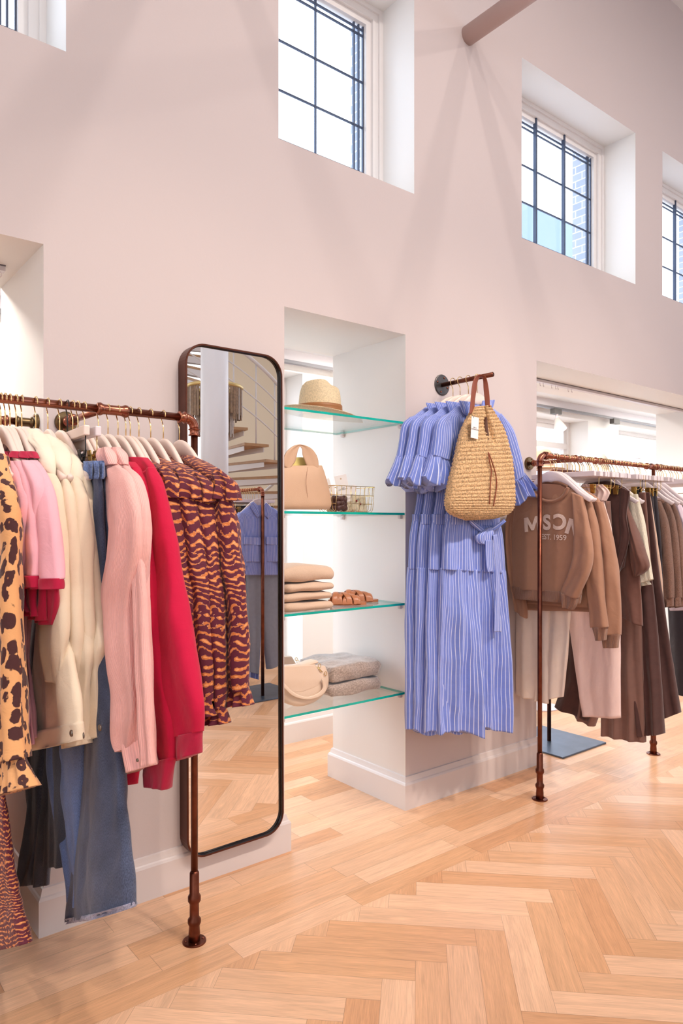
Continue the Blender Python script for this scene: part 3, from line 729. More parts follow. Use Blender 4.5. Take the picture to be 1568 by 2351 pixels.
def place(o, loc, rz=0, rx=0, ry=0): o.location = loc; o.rotation_euler = (rx, ry, rz); return o

# straw fedora
STRAW = mat('woven straw', (222, 200, 164), .7, bump=1, bscale=330, var=.16, vscale=160)
BAND = mat('brown satin band', (152, 98, 52), .45)
def hat(label, c, rz, crown_m, band_m, brim_r=.150, hc=.150, tilt=0, sc=1, droop=.022):
    t = thing('hat', label, 'hat'); lo = []
    def disc(prof, m, name, pinch=False):
        bm = bmesh.new(); S = 64; rings = []
        for (r, z) in prof:
            ring = []
            for k in range(S):
                a = 2*math.pi*k/S; x, y = r*math.cos(a)*1.10, r*math.sin(a)*.93
                zz = z
                if pinch and z > hc*.5:
                    q = (z-hc*.5)/(hc*.5)
                    if x > 0: y *= 1-.78*q*min(1, x/.05)
                    zz += .10*x*q
                    zz -= .034*q*math.exp(-(y/.022)**2)*(1 if x > -.06 else .6)
                if not pinch and name == 'brim':
                    zz += -droop*math.cos(a)*max(0,(r-.08)/.07)+.010*max(0, (r-.09)/.06)**2*abs(math.sin(a))
                ring.append(bm.verts.new((x*sc, y*sc, zz*sc)))
            rings.append(ring)
        for i in range(len(rings)-1):
            for k in range(S): bm.faces.new((rings[i][k], rings[i][(k+1)%S], rings[i+1][(k+1)%S], rings[i+1][k]))
        return bm, rings
    prof = [(.086,.0),(.0855,.03),(.083,.06),(.0810,.09),(.0785,.115),(.074,.135),(.066,.146),(.050,.150),(.02,.152),(.004,.152)]
    bm, r = disc(prof, crown_m, 'crown', True); bm.faces.new(r[-1]); obj('crown', bm, crown_m, t, True, world=False)
    bm, r = disc([(.084,.004),(.100,.001),(brim_r-.02,-.002),(brim_r,-.003),(brim_r+.002,-.005),(brim_r-.02,-.006),(.100,-.003),(.084,0)], crown_m, 'brim'); obj('brim', bm, crown_m, t, True, world=False)
    pr = [(.0875,.002),(.0895,.006),(.0885,.013),(.0893,.016),(.0895,.024),(.0880,.028),(.0888,.031),(.0882,.041),(.0855,.044)]
    bm, r = disc(pr, band_m, 'band'); obj('hat_band', bm, band_m, t, True, world=False)
    place(t, c, rz, 0, tilt); return t
hat('woven straw fedora with brown satin band on the uppermost glass shelf', (1.955, 2.60, 1.775+.030), math.radians(-36), STRAW, BAND, .168, .150, 0, 1.06, .020)

# tan slouchy tote
tt = thing('handbag', 'tan leather slouchy tote with a wide looped handle beside the wire basket', 'handbag', (1.78, 2.52, SZ[1]))
Yb = 2.50
def ptsY(P, Y): return [onY(x, y, Y) for x, y in P]
loft('body', ptsY([(636,1070),(630,1085),(624,1110),(618,1140),(614,1160),(616,1169)], Yb), ptsY([(736,1069),(740,1085),(746,1110),(752,1140),(754,1160),(750,1170)], Yb), LEATHER, tt, n=(0,1,0),
     hd=[.030,.045,.055,.062,.064,.055], rows=30, cols=30, folds=[(1,.003,.002,1)], wr=.003, wf=9, seed=2, p=3)
bm = bmesh.new(); P = [onY(705+2*math.sin(y/15), y, Yb-.0605+.028*(1100-min(y,1100))/30) for y in range(1072, 1168, 8)]
tube(bm, P, .0008, 6); obj('centre_seam', bm, mat('seam thread', (176, 132, 104), .6), tt, True)
for dy, nm in ((-.028, 'front'), (.030, 'rear')):
    outer = [(652,1072),(650,1055),(655,1040),(664,1030),(675,1023),(688,1020),(703,1023),(716,1030),(725,1041),(731,1056),(732,1074)]
    inner = [(664,1076),(676,1062),(680,1050),(682,1040),(684,1033),(688,1026),(693,1031),(694,1044),(700,1060),(706,1072),(716,1079)]
    A, B_ = ptsY(outer, Yb+dy), ptsY(inner, Yb+dy)
    loft('handle', A, B_, LEATHER, tt, n=(0,1,0), hd=.0045, rows=44, cols=10, wr=.002, wf=20, seed=4+dy, folds=[(1,.002,.002,.5)])
bm = loft_bm(ptsY([(672,1050),(660,1078)], Yb+.012), ptsY([(700,1050),(712,1078)], Yb+.012), n=(0,1,0), hd=.006, rows=8, cols=8)
obj('lining', bm, mat('yellow lining', (238, 222, 140), .6), tt, True, label='pale yellow lining')

# gold wire basket with sock packs
bx0, bx1, by0, by1, bz = 1.915, 2.160, 2.44, 2.58, SZ[1]
bk = thing('wire_basket', 'pale gold wire basket holding packs of socks beside the tan tote', 'basket', ((bx0+bx1)/2, (by0+by1)/2, bz))
def rect_loop(ins, z, r=.02):
    P = []
    for cx, cy, a0 in ((bx1-r-ins, by1-r-ins, 0), (bx0+r+ins, by1-r-ins, 90), (bx0+r+ins, by0+r+ins, 180), (bx1-r-ins, by0+r+ins, 270)):
        for k in range(6):
            a = math.radians(a0+18*k); P.append((cx+r*math.cos(a), cy+r*math.sin(a), z))
    return P
for z, ins, nm in ((bz+.118, 0, 'rim'), (bz+.078, .004, 'hoop_wire'), (bz+.040, .008, 'hoop_wire')):
    bm = bmesh.new(); tube(bm, rect_loop(ins, z), .0017 if nm == 'rim' else .0014, 8, closed=True); obj(nm, bm, GOLD, bk, True)
for k in range(9):
    x = bx0+.014+(bx1-bx0-.028)*k/8; bm = bmesh.new()
    tube(bm, [(x,by0,bz+.118),(x,by0+.007,bz+.040),(x,by0+.010,bz+.016),(x,by0+.018,bz+.005),(x,by0+.03,bz+.0015),(x,by1-.03,bz+.0015),(x,by1-.018,bz+.005),(x,by1-.010,bz+.016),(x,by1-.007,bz+.040),(x,by1,bz+.118)], .0013, 6)
    obj('upright_wire', bm, GOLD, bk, True)
for k in range(4):
    y = by0+.026+(by1-by0-.052)*k/3; bm = bmesh.new()
    tube(bm, [(bx0,y,bz+.118),(bx0+.007,y,bz+.040),(bx0+.012,y,bz+.014),(bx0+.03,y,bz+.003),(bx1-.03,y,bz+.003),(bx1-.012,y,bz+.014),(bx1-.007,y,bz+.040),(bx1,y,bz+.118)], .0013, 6)
    obj('upright_wire', bm, GOLD, bk, True)
def text_mesh(name, body, size, M, m, parent, ext=.0002, bold=0, align='CENTER'):
    cu = bpy.data.curves.new(name, 'FONT'); cu.body = body; cu.size = size; cu.align_x = align; cu.align_y = 'CENTER'; cu.extrude = ext; cu.offset = bold
    o = bpy.data.objects.new('tmp', cu); COL.objects.link(o); dg = bpy.context.evaluated_depsgraph_get()
    me = bpy.data.meshes.new_from_object(o.evaluated_get(dg)); bpy.data.objects.remove(o)
    bm = bmesh.new(); bm.from_mesh(me); bpy.data.meshes.remove(me); bm.transform(M)
    return obj(name, bm, m, parent)
SOCKC = cloth('cream sock knit', (242, 230, 200), kind='rib'); SOCKP = cloth('blush sock knit', (226, 205, 190), kind='rib')
def sock_pack(label, c, rz, lean, size, m, hole=True):
    t = thing('sock_pack', label, 'socks', c, 'packs of socks in the wire basket'); w, h = size
    bm = superbox(w, .016, h, amp=.002, seed=c[0]*9); obj('sock', bm, m, t, True, world=False)
    bm = bmesh.new(); o_ = [(-w*.52,-.011,h*.35),(w*.52,-.011,h*.35),(w*.52,-.011,h*1.12),(-w*.52,-.011,h*1.12)]
    rbox(bm, (-w*.52,-.0105,h*.30), (w*.52,-.0095,h*1.14), .0003, 1); cd = obj('card', bm, CARD, t, world=False)
    bm = bmesh.new(); tube(bm, [(0,-.0110,h*1.03),(0,-.0085,h*1.03)], .004, 12); obj('hang_hole', bm, mat('hole shade', (200, 176, 150), .7), cd, world=False)
    text_mesh('printed_text', 'MSCH\nCOPENHAGEN', .0062, Matrix.Translation((0,-.0108,h*.72)) @ Matrix.Rotation(math.pi/2, 4, 'X'), INK, cd).data.transform(Matrix.Identity(4))
    t.rotation_euler = (0, lean, rz); return t
_ot = text_mesh
def text_mesh(name, body, size, M, m, parent, ext=.0002, bold=0, align='CENTER'):
    o = _ot(name, body, size, M, m, None, ext, bold, align); o.parent = parent; return o
a_ = math.radians(-38)
sock_pack('blank-fronted cream sock pack leaning at the far left of the wire basket', (1.945, 2.50, bz+.004), a_, -.10, (.046,.105), SOCKC)
sock_pack('tallest sock pack with a white card, in the middle of the wire basket', (2.045, 2.505, bz+.004), a_, -.22, (.054,.150), SOCKC)
sock_pack('sock pack half hidden behind the tallest white card in the wire basket', (1.995, 2.548, bz+.004), a_, -.30, (.050,.136), SOCKC)
sock_pack('blush sock pack behind and right of the tallest card in the wire basket', (2.060, 2.545, bz+.004), a_, -.12, (.050,.130), SOCKP)
sock_pack('low sock pack with a blush card toward the right of the wire basket', (2.078, 2.515, bz+.004), a_, -.05, (.046,.108), SOCKP)
t = thing('cherry_sock', 'cream sock printed with cherries, rolled at the right end of the wire basket', 'socks', (2.085, 2.475, bz+.004))
bm = superbox(.07, .03, .075, seed=8, amp=.004); obj('sock', bm, SOCKC, t, True, world=False)
for (x, z) in ((-.012,.050),(.006,.036)):
    bm = bmesh.new(); bmesh.ops.create_uvsphere(bm, u_segments=14, v_segments=8, radius=.0045); bm.transform(Matrix.Translation((x,-.018,z))); obj('cherry', bm, mat('cherry red', (140, 18, 40), .4), t, True, world=False)
bm = bmesh.new(); tube(bm, [(-.012,-.018,.054),(-.002,-.0185,.060),(.006,-.018,.041)], .0008, 6); obj('cherry_stem', bm, INK, t, True, world=False)
t.rotation_euler = (0,0,a_)
bm = bmesh.new()
SCR = cloth('brown satin', (76, 48, 44), sheen=.1, rough=.4)
for k in range(3):
    P = [(math.cos(a)*.026, math.sin(a)*.022, .022+k*.018+.004*math.sin(3*a+k)) for a in [2*math.pi*i/40 for i in range(40)]]
    tube(bm, P, [.013+.003*math.sin(i*1.3+k) for i in range(40)], 10, closed=True)
o = obj('hair_scrunchie', bm, SCR, None, True); o.location = (1.965, 2.472, bz); tag(o, 'dark brown satin scrunchie bundled at the left front of the wire basket', 'scrunchie')

# folded beige sweaters
BEIGE = cloth('beige melange knit', (214, 184, 160), weave=500, bump=.7, var=.07, vscale=300)
zz = SZ[2]; specs = [(.275,.29,.042,'lowest'),(.275,.29,.036,'second from the bottom'),(.268,.29,.038,'third from the bottom'),(.285,.29,.066,'uppermost')]
for k, (w, d, h, nm) in enumerate(specs):
    bm = superbox(w, d, h, rxy=.42, puff=.62, seed=k*3.1, amp=.005, fr=9, sag=.004 if k < 3 else .010)
    o = obj('folded_sweater', bm, BEIGE, None, True); place(o, (1.735+.004*math.sin(k*4), 2.50, zz-.001), math.radians((1,-1,2,-2)[k]))
    tag(o, 'folded beige sweater, %s of the stack beside the sandals' % nm, 'sweater', 'folded beige sweaters on the third glass shelf')
    zz += h*.97+.003
# pair of woven slides
def sandal(label, c, rz):
    t = thing('sandal', label, 'sandal', c, 'pair of woven leather slides')
    bm = bmesh.new(); S = 36; P = []
    for k in range(S):
        a = 2*math.pi*k/S; x = math.cos(a)*.118; w = .036+.010*math.cos(a-.2); P.append((x, math.sin(a)*w))
    r0 = [bm.verts.new((x,y,0)) for x,y in P]; r1_ = [bm.verts.new((x,y,.012)) for x,y in P]
    for k in range(S): bm.faces.new((r0[k], r0[(k+1)%S], r1_[(k+1)%S], r1_[k]))
    bm.faces.new(r0[::-1]); bm.faces.new(r1_); obj('sole', bm, SANDAL, t, world=False)
    def strap(x0, x1, h, sk):
        bm = bmesh.new(); L_, R_ = [], []
        for k in range(13):
            a = math.pi*k/12; y = math.cos(a)*.044; z = .006+math.sin(a)**.8*h; xx = sk*math.cos(a)
            L_.append((x0+xx, y, z)); R_.append((x1+xx, y, z))
        lb = loft_bm(L_, R_, n=(0,0,1), hd=.0024, rows=24, cols=8, wr=0, p=2.2); obj('strap', lb, SANDAL, t, True, world=False)
    strap(-.004,.022,.045,.026); strap(-.004,.022,.048,-.026); strap(.028,.054,.038,.026); strap(.028,.054,.041,-.026); strap(-.034,-.010,.050,.010); strap(.058,.080,.033,-.006); strap(-.030,-.012,.047,-.016)
    t.rotation_euler = (0,0,rz); return t
sandal('brown woven leather slide nearest the beige sweaters on the third glass shelf', (1.985, 2.485, SZ[2]), math.radians(-32))
sandal('brown woven leather slide farther from the beige sweaters, right of its pair', (2.105, 2.54, SZ[2]), math.radians(-32))
# cream saddle bag
sb = thing('handbag', 'cream leather saddle bag with flap and shoulder strap on the lowest glass shelf', 'handbag', (1.77, 2.50, SZ[3]))
Yc = 2.49
loft('body', ptsY([(622,1528),(618,1545),(622,1570),(634,1596),(650,1612),(668,1619)], Yc), ptsY([(744,1528),(750,1550),(748,1575),(736,1594),(718,1608),(696,1617)], Yc), CREAMLEA, sb, n=(0,1,0), hd=[.03,.042,.046,.046,.042,.03], rows=34, cols=26, wr=.001, p=3, seed=1)
loft('flap', ptsY([(618,1530),(616,1545),(620,1560),(640,1578),(656,1588)], Yc-.028), ptsY([(722,1524),(734,1548),(737,1562),(728,1576),(700,1585)], Yc-.028), CREAMLEA, sb, n=(0,1,0), hd=[.02,.021,.022,.02,.019], rows=24, cols=24, wr=.001, p=3.4, seed=2)
loft('top_edge', ptsY([(616,1536),(650,1541),(680,1535),(705,1526),(722,1521)], Yc-.01), ptsY([(616,1524),(650,1530),(680,1526),(705,1518),(720,1514)], Yc-.01), CREAMLEA, sb, n=(0,1,0), hd=.032, rows=24, cols=8, wr=.0006)
loft('shoulder_strap', ptsY([(746,1560),(750,1580),(742,1594),(722,1604),(698,1606),(672,1598),(652,1580),(640,1566)], Yc-.055), ptsY([(738,1560),(741,1576),(734,1588),(716,1597),(698,1599),(676,1590),(658,1574),(648,1560)], Yc-.055), CREAMLEA, sb, n=(0,1,0), hd=.003, rows=50, cols=6, wr=.0004)
for cx, cy in ((727,1527),(741,1545)):
    c = onY(cx, cy, Yc-.02); bm = bmesh.new(); tube(bm, [(c.x+.007*math.cos(a), c.y-.02, c.z+.009*math.sin(a)) for a in [2*math.pi*i/18 for i in range(18)]], .0015, 8, closed=True); obj('ring', bm, GOLD, sb, True)
bm = bmesh.new(); tube(bm, [onY(729,1532,Yc-.04), onY(735,1538,Yc-.04), onY(740,1543,Yc-.04)], [.0022,.003,.0022], 8); obj('clasp', bm, GOLD, sb, True)
s2_ = thing('handbag', 'smaller cream leather bag half hidden behind the saddle bag', 'handbag', (1.69, 2.66, SZ[3]))
loft('body', ptsY([(618,1508),(612,1560),(622,1590)], 2.64), ptsY([(668,1507),(682,1535),(684,1562)], 2.64), CREAMLEA, s2_, n=(0,1,0), hd=[.022,.034,.030], rows=20, cols=18, wr=.001, p=3, seed=6)
for k, (cx, cy) in enumerate(((680,1513),(684,1519),(689,1525))):
    c = onY(cx, cy, 2.62); bm = bmesh.new(); tube(bm, [(c.x+.006*math.cos(a), c.y, c.z+.007*math.sin(a)) for a in [2*math.pi*i/14 for i in range(14)]], .0014, 8, closed=True); obj('chain_link', bm, GOLD, s2_, True)
# grey mohair sweaters
GREYK = cloth('grey mohair knit', (170, 152, 142), weave=350, bump=1, sheen=.7, var=.35, vscale=140)
zz = SZ[3]
for k, (h, nm) in enumerate(((.066,'lower'),(.080,'upper'))):
    bm = superbox(.315, .29, h, rxy=.34, puff=.5, seed=k*5+2, amp=.006, fr=12, sag=.004)
    o = obj('folded_sweater', bm, GREYK, None, True); place(o, (2.06, 2.585, zz-.001), math.radians(-3+2*k))
    tag(o, 'fluffy grey folded sweater, %s of the two beside the cream bag' % nm, 'sweater', 'folded grey sweaters on the lowest glass shelf'); zz += h*.99

# ------------------------------------------------------------------ gallery: track, spotlights, curtain rails, hats
bm = bmesh.new(); box(bm, (-3.5, YB-.104, 2.245), (8.5, YB-.07, 2.262)); o = obj('lighting_track', bm, mat('track', (120, 118, 124), .4), None); tag(o, 'thin dark lighting track along the top of the gallery wall', 'lighting track')
def track_spot(px, py, label, lamp=True):
    t0 = onY(px, py, YB-.09); x = t0.x
    t = thing('track_spotlight', label, 'spotlight', (x, YB-.09, 2.25)); bm = bmesh.new(); rbox(bm, (x-.05, YB-.115, 2.205), (x+.05, YB-.07, 2.250), .003); obj('adapter', bm, mat('grey adapter', (96, 94, 92), .5), t)
    if lamp:
        c = Vector((x, YB-.10, 2.14)); bm = bmesh.new(); tube(bm, [c+Vector((0,0,.065)), c+Vector((0,0,.03))], .012, 12); obj('stem', bm, HWHITE, t, True)
        bm = bmesh.new(); tube(bm, [c+Vector((0,0,.03)), c+Vector((0,-.012,.0)), c+Vector((-.01,-.035,-.05)), c+Vector((-.012,-.042,-.066))], [.02,.03,.050,.052], 24, cap=False); obj('lamp_shade', bm, mat('spot shade', (214, 206, 200), .4), t, True)
        m, nt, b = newmat('lit bulb'); b.inputs['Emission Color'].default_value = (1,.95,.88,1); b.inputs['Emission Strength'].default_value = 6
        bm = bmesh.new(); bmesh.ops.create_uvsphere(bm, u_segments=16, v_segments=10, radius=.030); bm.transform(Matrix.Translation(c+Vector((-.010,-.034,-.040)))); obj('bulb', bm, m, t, True)
    return t
track_spot(1276, 950, 'white track spotlight with a glowing bulb above the right-hand clothes rack')
track_spot(1411, 962, 'bare grey track adapter between the two gallery windows', lamp=False)
# curtain rails on the soffits
for (x0, x1, z, nm, hooks) in ((-1.14, .62, 2.195, 'curtain rail with white rings under the left opening soffit', 3), (3.26, 5.58, 2.20, 'curtain rail with small hooks under the right opening soffit', 8)):
    t = thing('curtain_rail', nm, 'curtain rail', ((x0+x1)/2, 2.64, z)); bm = bmesh.new(); box(bm, (x0, 2.625, z-.020), (x1, 2.655, z-.002)); obj('track', bm, mat('rail white', (216, 208, 210), .4), t)
    bm = bmesh.new(); box(bm, (x0, 2.622, z-.004), (x1, 2.658, z)); obj('gap_shade_strip', bm, mat('painted gap shade', (120, 110, 112), .6), t)  # solid dark strip, coloured as the shade between rail and soffit
    for k in range(hooks):
        if hooks == 3:
            c = Vector((x1-.02-.022*k, 2.632, z-.032)); P = [c+Vector((.009*math.cos(a), 0, .011*math.sin(a))) for a in [2*math.pi*i/20 for i in range(20)]]
            bm = bmesh.new(); tube(bm, P, .0014, 8, closed=True); obj('curtain_ring', bm, HWHITE, t, True)
        else:
            c = Vector((3.62+.055*k+.05*math.sin(k*2.2), 2.64, z-.02)); bm = bmesh.new(); tube(bm, [c, c+Vector((0,0,-.018)), c+Vector((.006,0,-.022)), c+Vector((.006,0,-.014))], .0014, 6); obj('curtain_hook', bm, HWHITE, t, True)
bm = bmesh.new(); box(bm, (2.4, 3.02, 2.305), (4.82, 3.10, 2.32)); o = obj('ceiling_batten', bm, TRIM, None); tag(o, 'slim white batten light on the gallery ceiling seen through the right opening', 'ceiling light')
FELT = mat('cream felt', (232, 220, 204), .8, bump=.2, bscale=400); TANF = mat('tan felt', (206, 166, 136), .8, bump=.2, bscale=400)
for px, py, m, lb in ((1366, 1040, FELT, 'rounded cream felt hat on a thin stand behind the right-hand rack'), (1236, 1026, TANF, 'tan felt hat on a thin stand at the edge of the right-hand opening')):
    c = onY(px, py, 3.06); z = c.z-.158; x = c.x+.02
    t = thing('hat', lb, 'hat', (x, 3.06, z)); bm = bmesh.new()
    prof = [(.17,0),(.165,.004),(.10,.010),(.092,.03),(.090,.07),(.080,.115),(.058,.148),(.03,.160),(.004,.163)]
    rg = [[bm.verts.new((x+r*math.cos(a)*1.08, 3.06+r*math.sin(a), z+h)) for a in [2*math.pi*k/40 for k in range(40)]] for r, h in prof]
    for i in range(len(rg)-1):
        for k in range(40): bm.faces.new((rg[i][k], rg[i][(k+1)%40], rg[i+1][(k+1)%40], rg[i+1][k]))
    bm.faces.new(rg[-1]); bm.faces.new(rg[0][::-1]); obj('felt_body', bm, m, t, True)
    bm = bmesh.new(); tube(bm, [(x,3.06,z+.012),(x,3.06,z+.03)], .0935, 40); obj('hat_band', bm, mat('felt band', (176, 132, 104), .7), t, True)
    s = thing('hat_stand', 'thin white hat stand holding the %s' % ('cream felt hat' if m is FELT else 'tan felt hat'), 'hat stand', (x, 3.06, 0)); bm = bmesh.new(); tube(bm, [(x,3.06,.008),(x,3.06,z-.001)], .007, 14); obj('pole', bm, HWHITE, s, True)
    bm = bmesh.new(); tube(bm, [(x,3.06,0),(x,3.06,.008)], .13, 32); obj('base_plate', bm, HWHITE, s)

# ------------------------------------------------------------------ room side, seen in the mirror
t = thing('spiral_staircase', 'white spiral staircase with oak treads reflected in the mirror', 'staircase', (4.33, -3.45, 0))
cx, cy = 4.33, -3.45; STEEP = .172; PH0 = math.atan2(.625, .78)   # direction that shows as "right" in the mirror
bm = bmesh.new(); tube(bm, [(cx,cy,0),(cx,cy,ZC)], .07, 32); obj('newel', bm, mat('white steel newel', (228, 230, 236), .3), t, True)
bm = bmesh.new(); tube(bm, [(3.20,-1.28,0),(3.20,-1.28,ZC)], .128, 64); tag(obj('column', bm, mat('white gloss column', (236, 240, 248), .3), None, True), 'round glossy white column reflected in the mirror', 'column')
OAK = mat('oak tread', (176, 136, 96), .45, var=.12, vscale=12); WST = mat('white steel', (222, 216, 216), .4)
def ang(z): return PH0+math.radians(66)-math.radians(14)*(2.40-z)/STEEP
k = 0; z = STEEP
while z < 4.6:
    a = ang(z); w = .16
    bm = bmesh.new(); P = []
    for rr, da in ((.06,-.30),(1.15,-.14),(1.15,.14),(.06,.30)): P.append((cx+rr*math.cos(a+da), cy+rr*math.sin(a+da)))
    v0 = [bm.verts.new((x,y,z-.03)) for x,y in P]; v1 = [bm.verts.new((x,y,z)) for x,y in P]
    for i in range(4): bm.faces.new((v0[i], v0[(i+1)%4], v1[(i+1)%4], v1[i]))
    bm.faces.new(v0[::-1]); bm.faces.new(v1); tr = obj('tread', bm, OAK, t)
    bm = bmesh.new()
    for sgn in (-1, 1):
        Q = [(cx+rr*math.cos(a+sgn*da), cy+rr*math.sin(a+sgn*da)) for rr, da in ((.08,.26),(1.08,.12))]
        (xa, ya), (xb, yb) = Q; dx, dy = -math.sin(a)*.004, math.cos(a)*.004
        vs = [bm.verts.new(p) for p in ((xa-dx,ya-dy,z-.115),(xb-dx,yb-dy,z-.085),(xb-dx,yb-dy,z-.031),(xa-dx,ya-dy,z-.031),(xa+dx,ya+dy,z-.115),(xb+dx,yb+dy,z-.085),(xb+dx,yb+dy,z-.031),(xa+dx,ya+dy,z-.031))]
        for f in ((3,2,1,0),(4,5,6,7),(0,1,5,4),(1,2,6,5),(2,3,7,6),(3,0,4,7)): bm.faces.new([vs[i] for i in f])
    obj('tread_bracket', bm, WST, tr)
    bm = bmesh.new(); x, y = cx+1.12*math.cos(a), cy+1.12*math.sin(a); tube(bm, [(x,y,z),(x,y,min(z+.92, ZC-.02))], .009, 8); obj('baluster', bm, WST, t, True)
    z += STEEP
for dz, r in ((.92,.021),(.70,.008),(.50,.008),(.30,.008)):
    bm = bmesh.new(); P = []
    zz = STEEP
    while zz+dz < 4.7: a = ang(zz); P.append((cx+1.13*math.cos(a), cy+1.13*math.sin(a), zz+dz)); zz += .04
    tube(bm, P, r, 10); obj('handrail' if dz > .9 else 'rail_line', bm, WST, t, True)
# bead chandelier behind the column
t = thing('bead_chandelier', 'two-tier chandelier of hanging grey shell strips reflected beside the white column', 'chandelier', (3.54, -1.90, 2.2))
BEAD = mat('shell strip', (142, 116, 92), .35, var=.3, vscale=40); BEADG = mat('chandelier ring gold', (214, 190, 130), .35, .6)
for R_, zt_, zb_, n_ in ((.275, 2.72, 2.40, 44), (.185, 2.50, 2.22, 30)):
    P = [(3.54+R_*math.cos(a), -1.90+R_*math.sin(a), zt_) for a in [2*math.pi*i/48 for i in range(48)]]
    bm = bmesh.new(); tube(bm, P, .02, 8, closed=True); obj('ring', bm, BEADG, t, True)
    for i in range(n_):
        a = 2*math.pi*i/n_; x, y = 3.54+R_*math.cos(a), -1.90+R_*math.sin(a); bm = bmesh.new(); w = .016
        M = Matrix.Translation((x,y,0)) @ Matrix.Rotation(a+.25*math.sin(i*5), 4, 'Z'); rbox(bm, (-.004,-w,zb_+.03*math.sin(i*3.3)), (.004,w,zt_-.01), .002, 1, M); obj('strip', bm, BEAD, t)
bm = bmesh.new(); tube(bm, [(3.54,-1.90,2.72),(3.54,-1.90,ZC)], .008, 8); o_ = obj('suspension_rod', bm, BEADG, t, True)
for k in range(3):
    a = k*math.pi/3; bm = bmesh.new(); tube(bm, [(3.54-.275*math.cos(a),-1.90-.275*math.sin(a),2.72),(3.54+.275*math.cos(a),-1.90+.275*math.sin(a),2.72)], .006, 8); obj('spoke', bm, BEADG, t, True)
for k in range(3):
    a = k*2*math.pi/3+.3; bm = bmesh.new(); tube(bm, [(3.54+.185*math.cos(a),-1.90+.185*math.sin(a),2.50),(3.54+.27*math.cos(a),-1.90+.27*math.sin(a),2.72)], .004, 6); obj('tier_wire', bm, BEADG, t, True)
# free-standing rack seen in the mirror
MX, MY_ = 2.88, .06
t = thing('freestanding_clothes_rack', 'copper rack on a blue-grey steel plate reflected in the mirror', 'clothes rack', (MX, MY_, 0))
bm = bmesh.new(); tube(bm, [(MX,MY_,.01),(MX,MY_,1.53)], RR*1.1, 20); obj('post', bm, COPPER2, t, True)
bm = bmesh.new(); tube(bm, [(MX,MY_-.03,1.575),(MX,-1.1,1.575)], RR, 20); obj('rail', bm, COPPER, t, True)
elbow(t, (MX,MY_,1.575), (0,-1,0), (0,0,-1)); bm = bmesh.new(); rbox(bm, (MX-.28,MY_-.34,0), (MX+.28,MY_+.12,.012), .003); obj('base_plate', bm, STEEL, t)
bm = bmesh.new(); tube(bm, [(MX,-1.1,1.575),(MX,-1.1,.01)], RR, 16); obj('post', bm, COPPER2, t, True)

# ================================================================== garments
TIGER = print_mat('maroon and orange tiger print', 'tiger'); LEOP = print_mat('leopard print', 'leopard')
PINKJ = cloth('pale pink jersey', (244, 178, 190), var=.02); CRIM = cloth('crimson rib', (184, 22, 64), var=.03)
CREAMF = cloth('cream fleece', (240, 226, 204), var=.02); CREAMD = cloth('cream denim', (238, 218, 192), var=.02, bump=.5)
JEAN = cloth('washed blue denim', (74, 82, 106), kind='denim', var=.25, vscale=9); JEANL = cloth('light blue denim', (104, 124, 170), kind='denim', var=.25, vscale=8)
JEAND = cloth('dark grey denim', (72, 74, 86), kind='denim', var=.2, vscale=9)
CORD = cloth('pink corduroy', (255, 190, 182), kind='cord', var=.03); RED = cloth('raspberry fleece', (198, 18, 62), var=.03, sheen=.12)
BLUE = cloth('blue striped cotton', (116, 134, 208), stripe=((214, 218, 246), .0125, .16), var=.05, rough=.7)
BLUEX = cloth('blue cross-striped cotton', (116, 134, 208), stripe=((214, 218, 246), .0125, .2), var=.05, rough=.7)
TAUPE = cloth('taupe fleece', (166, 122, 98), var=.03); RIBT = cloth('taupe rib', (158, 114, 92), kind='rib', var=.03)
CRM = cloth('cream twill', (242, 224, 210), var=.02); BLUSH = cloth('blush twill', (238, 208, 200), var=.02)
DBROWN = cloth('dark brown linen', (78, 50, 46), var=.08); MBROWN = cloth('brown satin cotton', (112, 76, 66), var=.06)
KNIT = cloth('cream rib knit', (244, 232, 208), kind='rib', var=.03); BOUC = cloth('brown boucle', (140, 100, 82), kind='boucle', var=.06)
BLACKF = cloth('charcoal cloth', (50, 44, 50), var=.08); BEIGEF = cloth('beige trouser cloth', (214, 180, 160), var=.03)
LILAC = cloth('pale lilac cotton', (222, 204, 216), var=.03); TSKIRT = cloth('taupe skirt cloth', (132, 98, 88), var=.04)
GREYT = cloth('grey suiting', (142, 148, 164), var=.05)
STITCH = mat('topstitch thread', (196, 160, 110), .7); BUTTON = mat('pewter button', (120, 110, 100), .35, .8)
def PX_(P, X): return [onX(x, y, X) for x, y in P]
def PY_(P, Y): return [onY(x, y, Y) for x, y in P]
class G:
    """one garment hanging in a plane square to its rail; edges are given as lists of points along each side"""
    def __init__(s, name, label, cat, plane, val, group=None, z=RZ):
        s.ax, s.val = plane, val
        loc = (val, RY, .0) if plane == 'X' else (2.47, val, .0)
        s.t = thing(name, label, cat, loc, group); s.n = (1,0,0) if plane == 'X' else (0,1,0); s.seed = (abs(hash(label)) % 97) if 0 else sum(map(ord, label)) % 97
    def pts(s, P, d=0):
        return PX_(P, s.val+d) if s.ax == 'X' else PY_(P, s.val+d)
    def part(s, name, L, R, m, d=0, hd=.014, folds=None, wr=.003, label=None, parent=None, **kw):
        s.seed += 1
        if folds is None: folds = [(1.3, .002, .004, s.seed), (2.6, .0005, .003, s.seed*1.7)]
        return loft(name, s.pts(L, d), s.pts(R, d), m, parent or s.t, label, n=s.n, hd=hd, folds=folds, wr=wr, seed=s.seed, **kw)
    def seam(s, P, m, d=-.016, r=.0012, name='seam', parent=None):
        bm = bmesh.new(); tube(bm, crom(s.pts(P, d), 20), r, 6); return obj(name, bm, m, parent or s.t, True)

# ---------------- left rack
def hx(px): return railX(px, RY)
HANG = []
def hang(kind, px, label, dy=0, **kw): return put_hanger(kind, hx(px), RY, label, tilt=math.radians((px*7 % 5)-2), **kw)
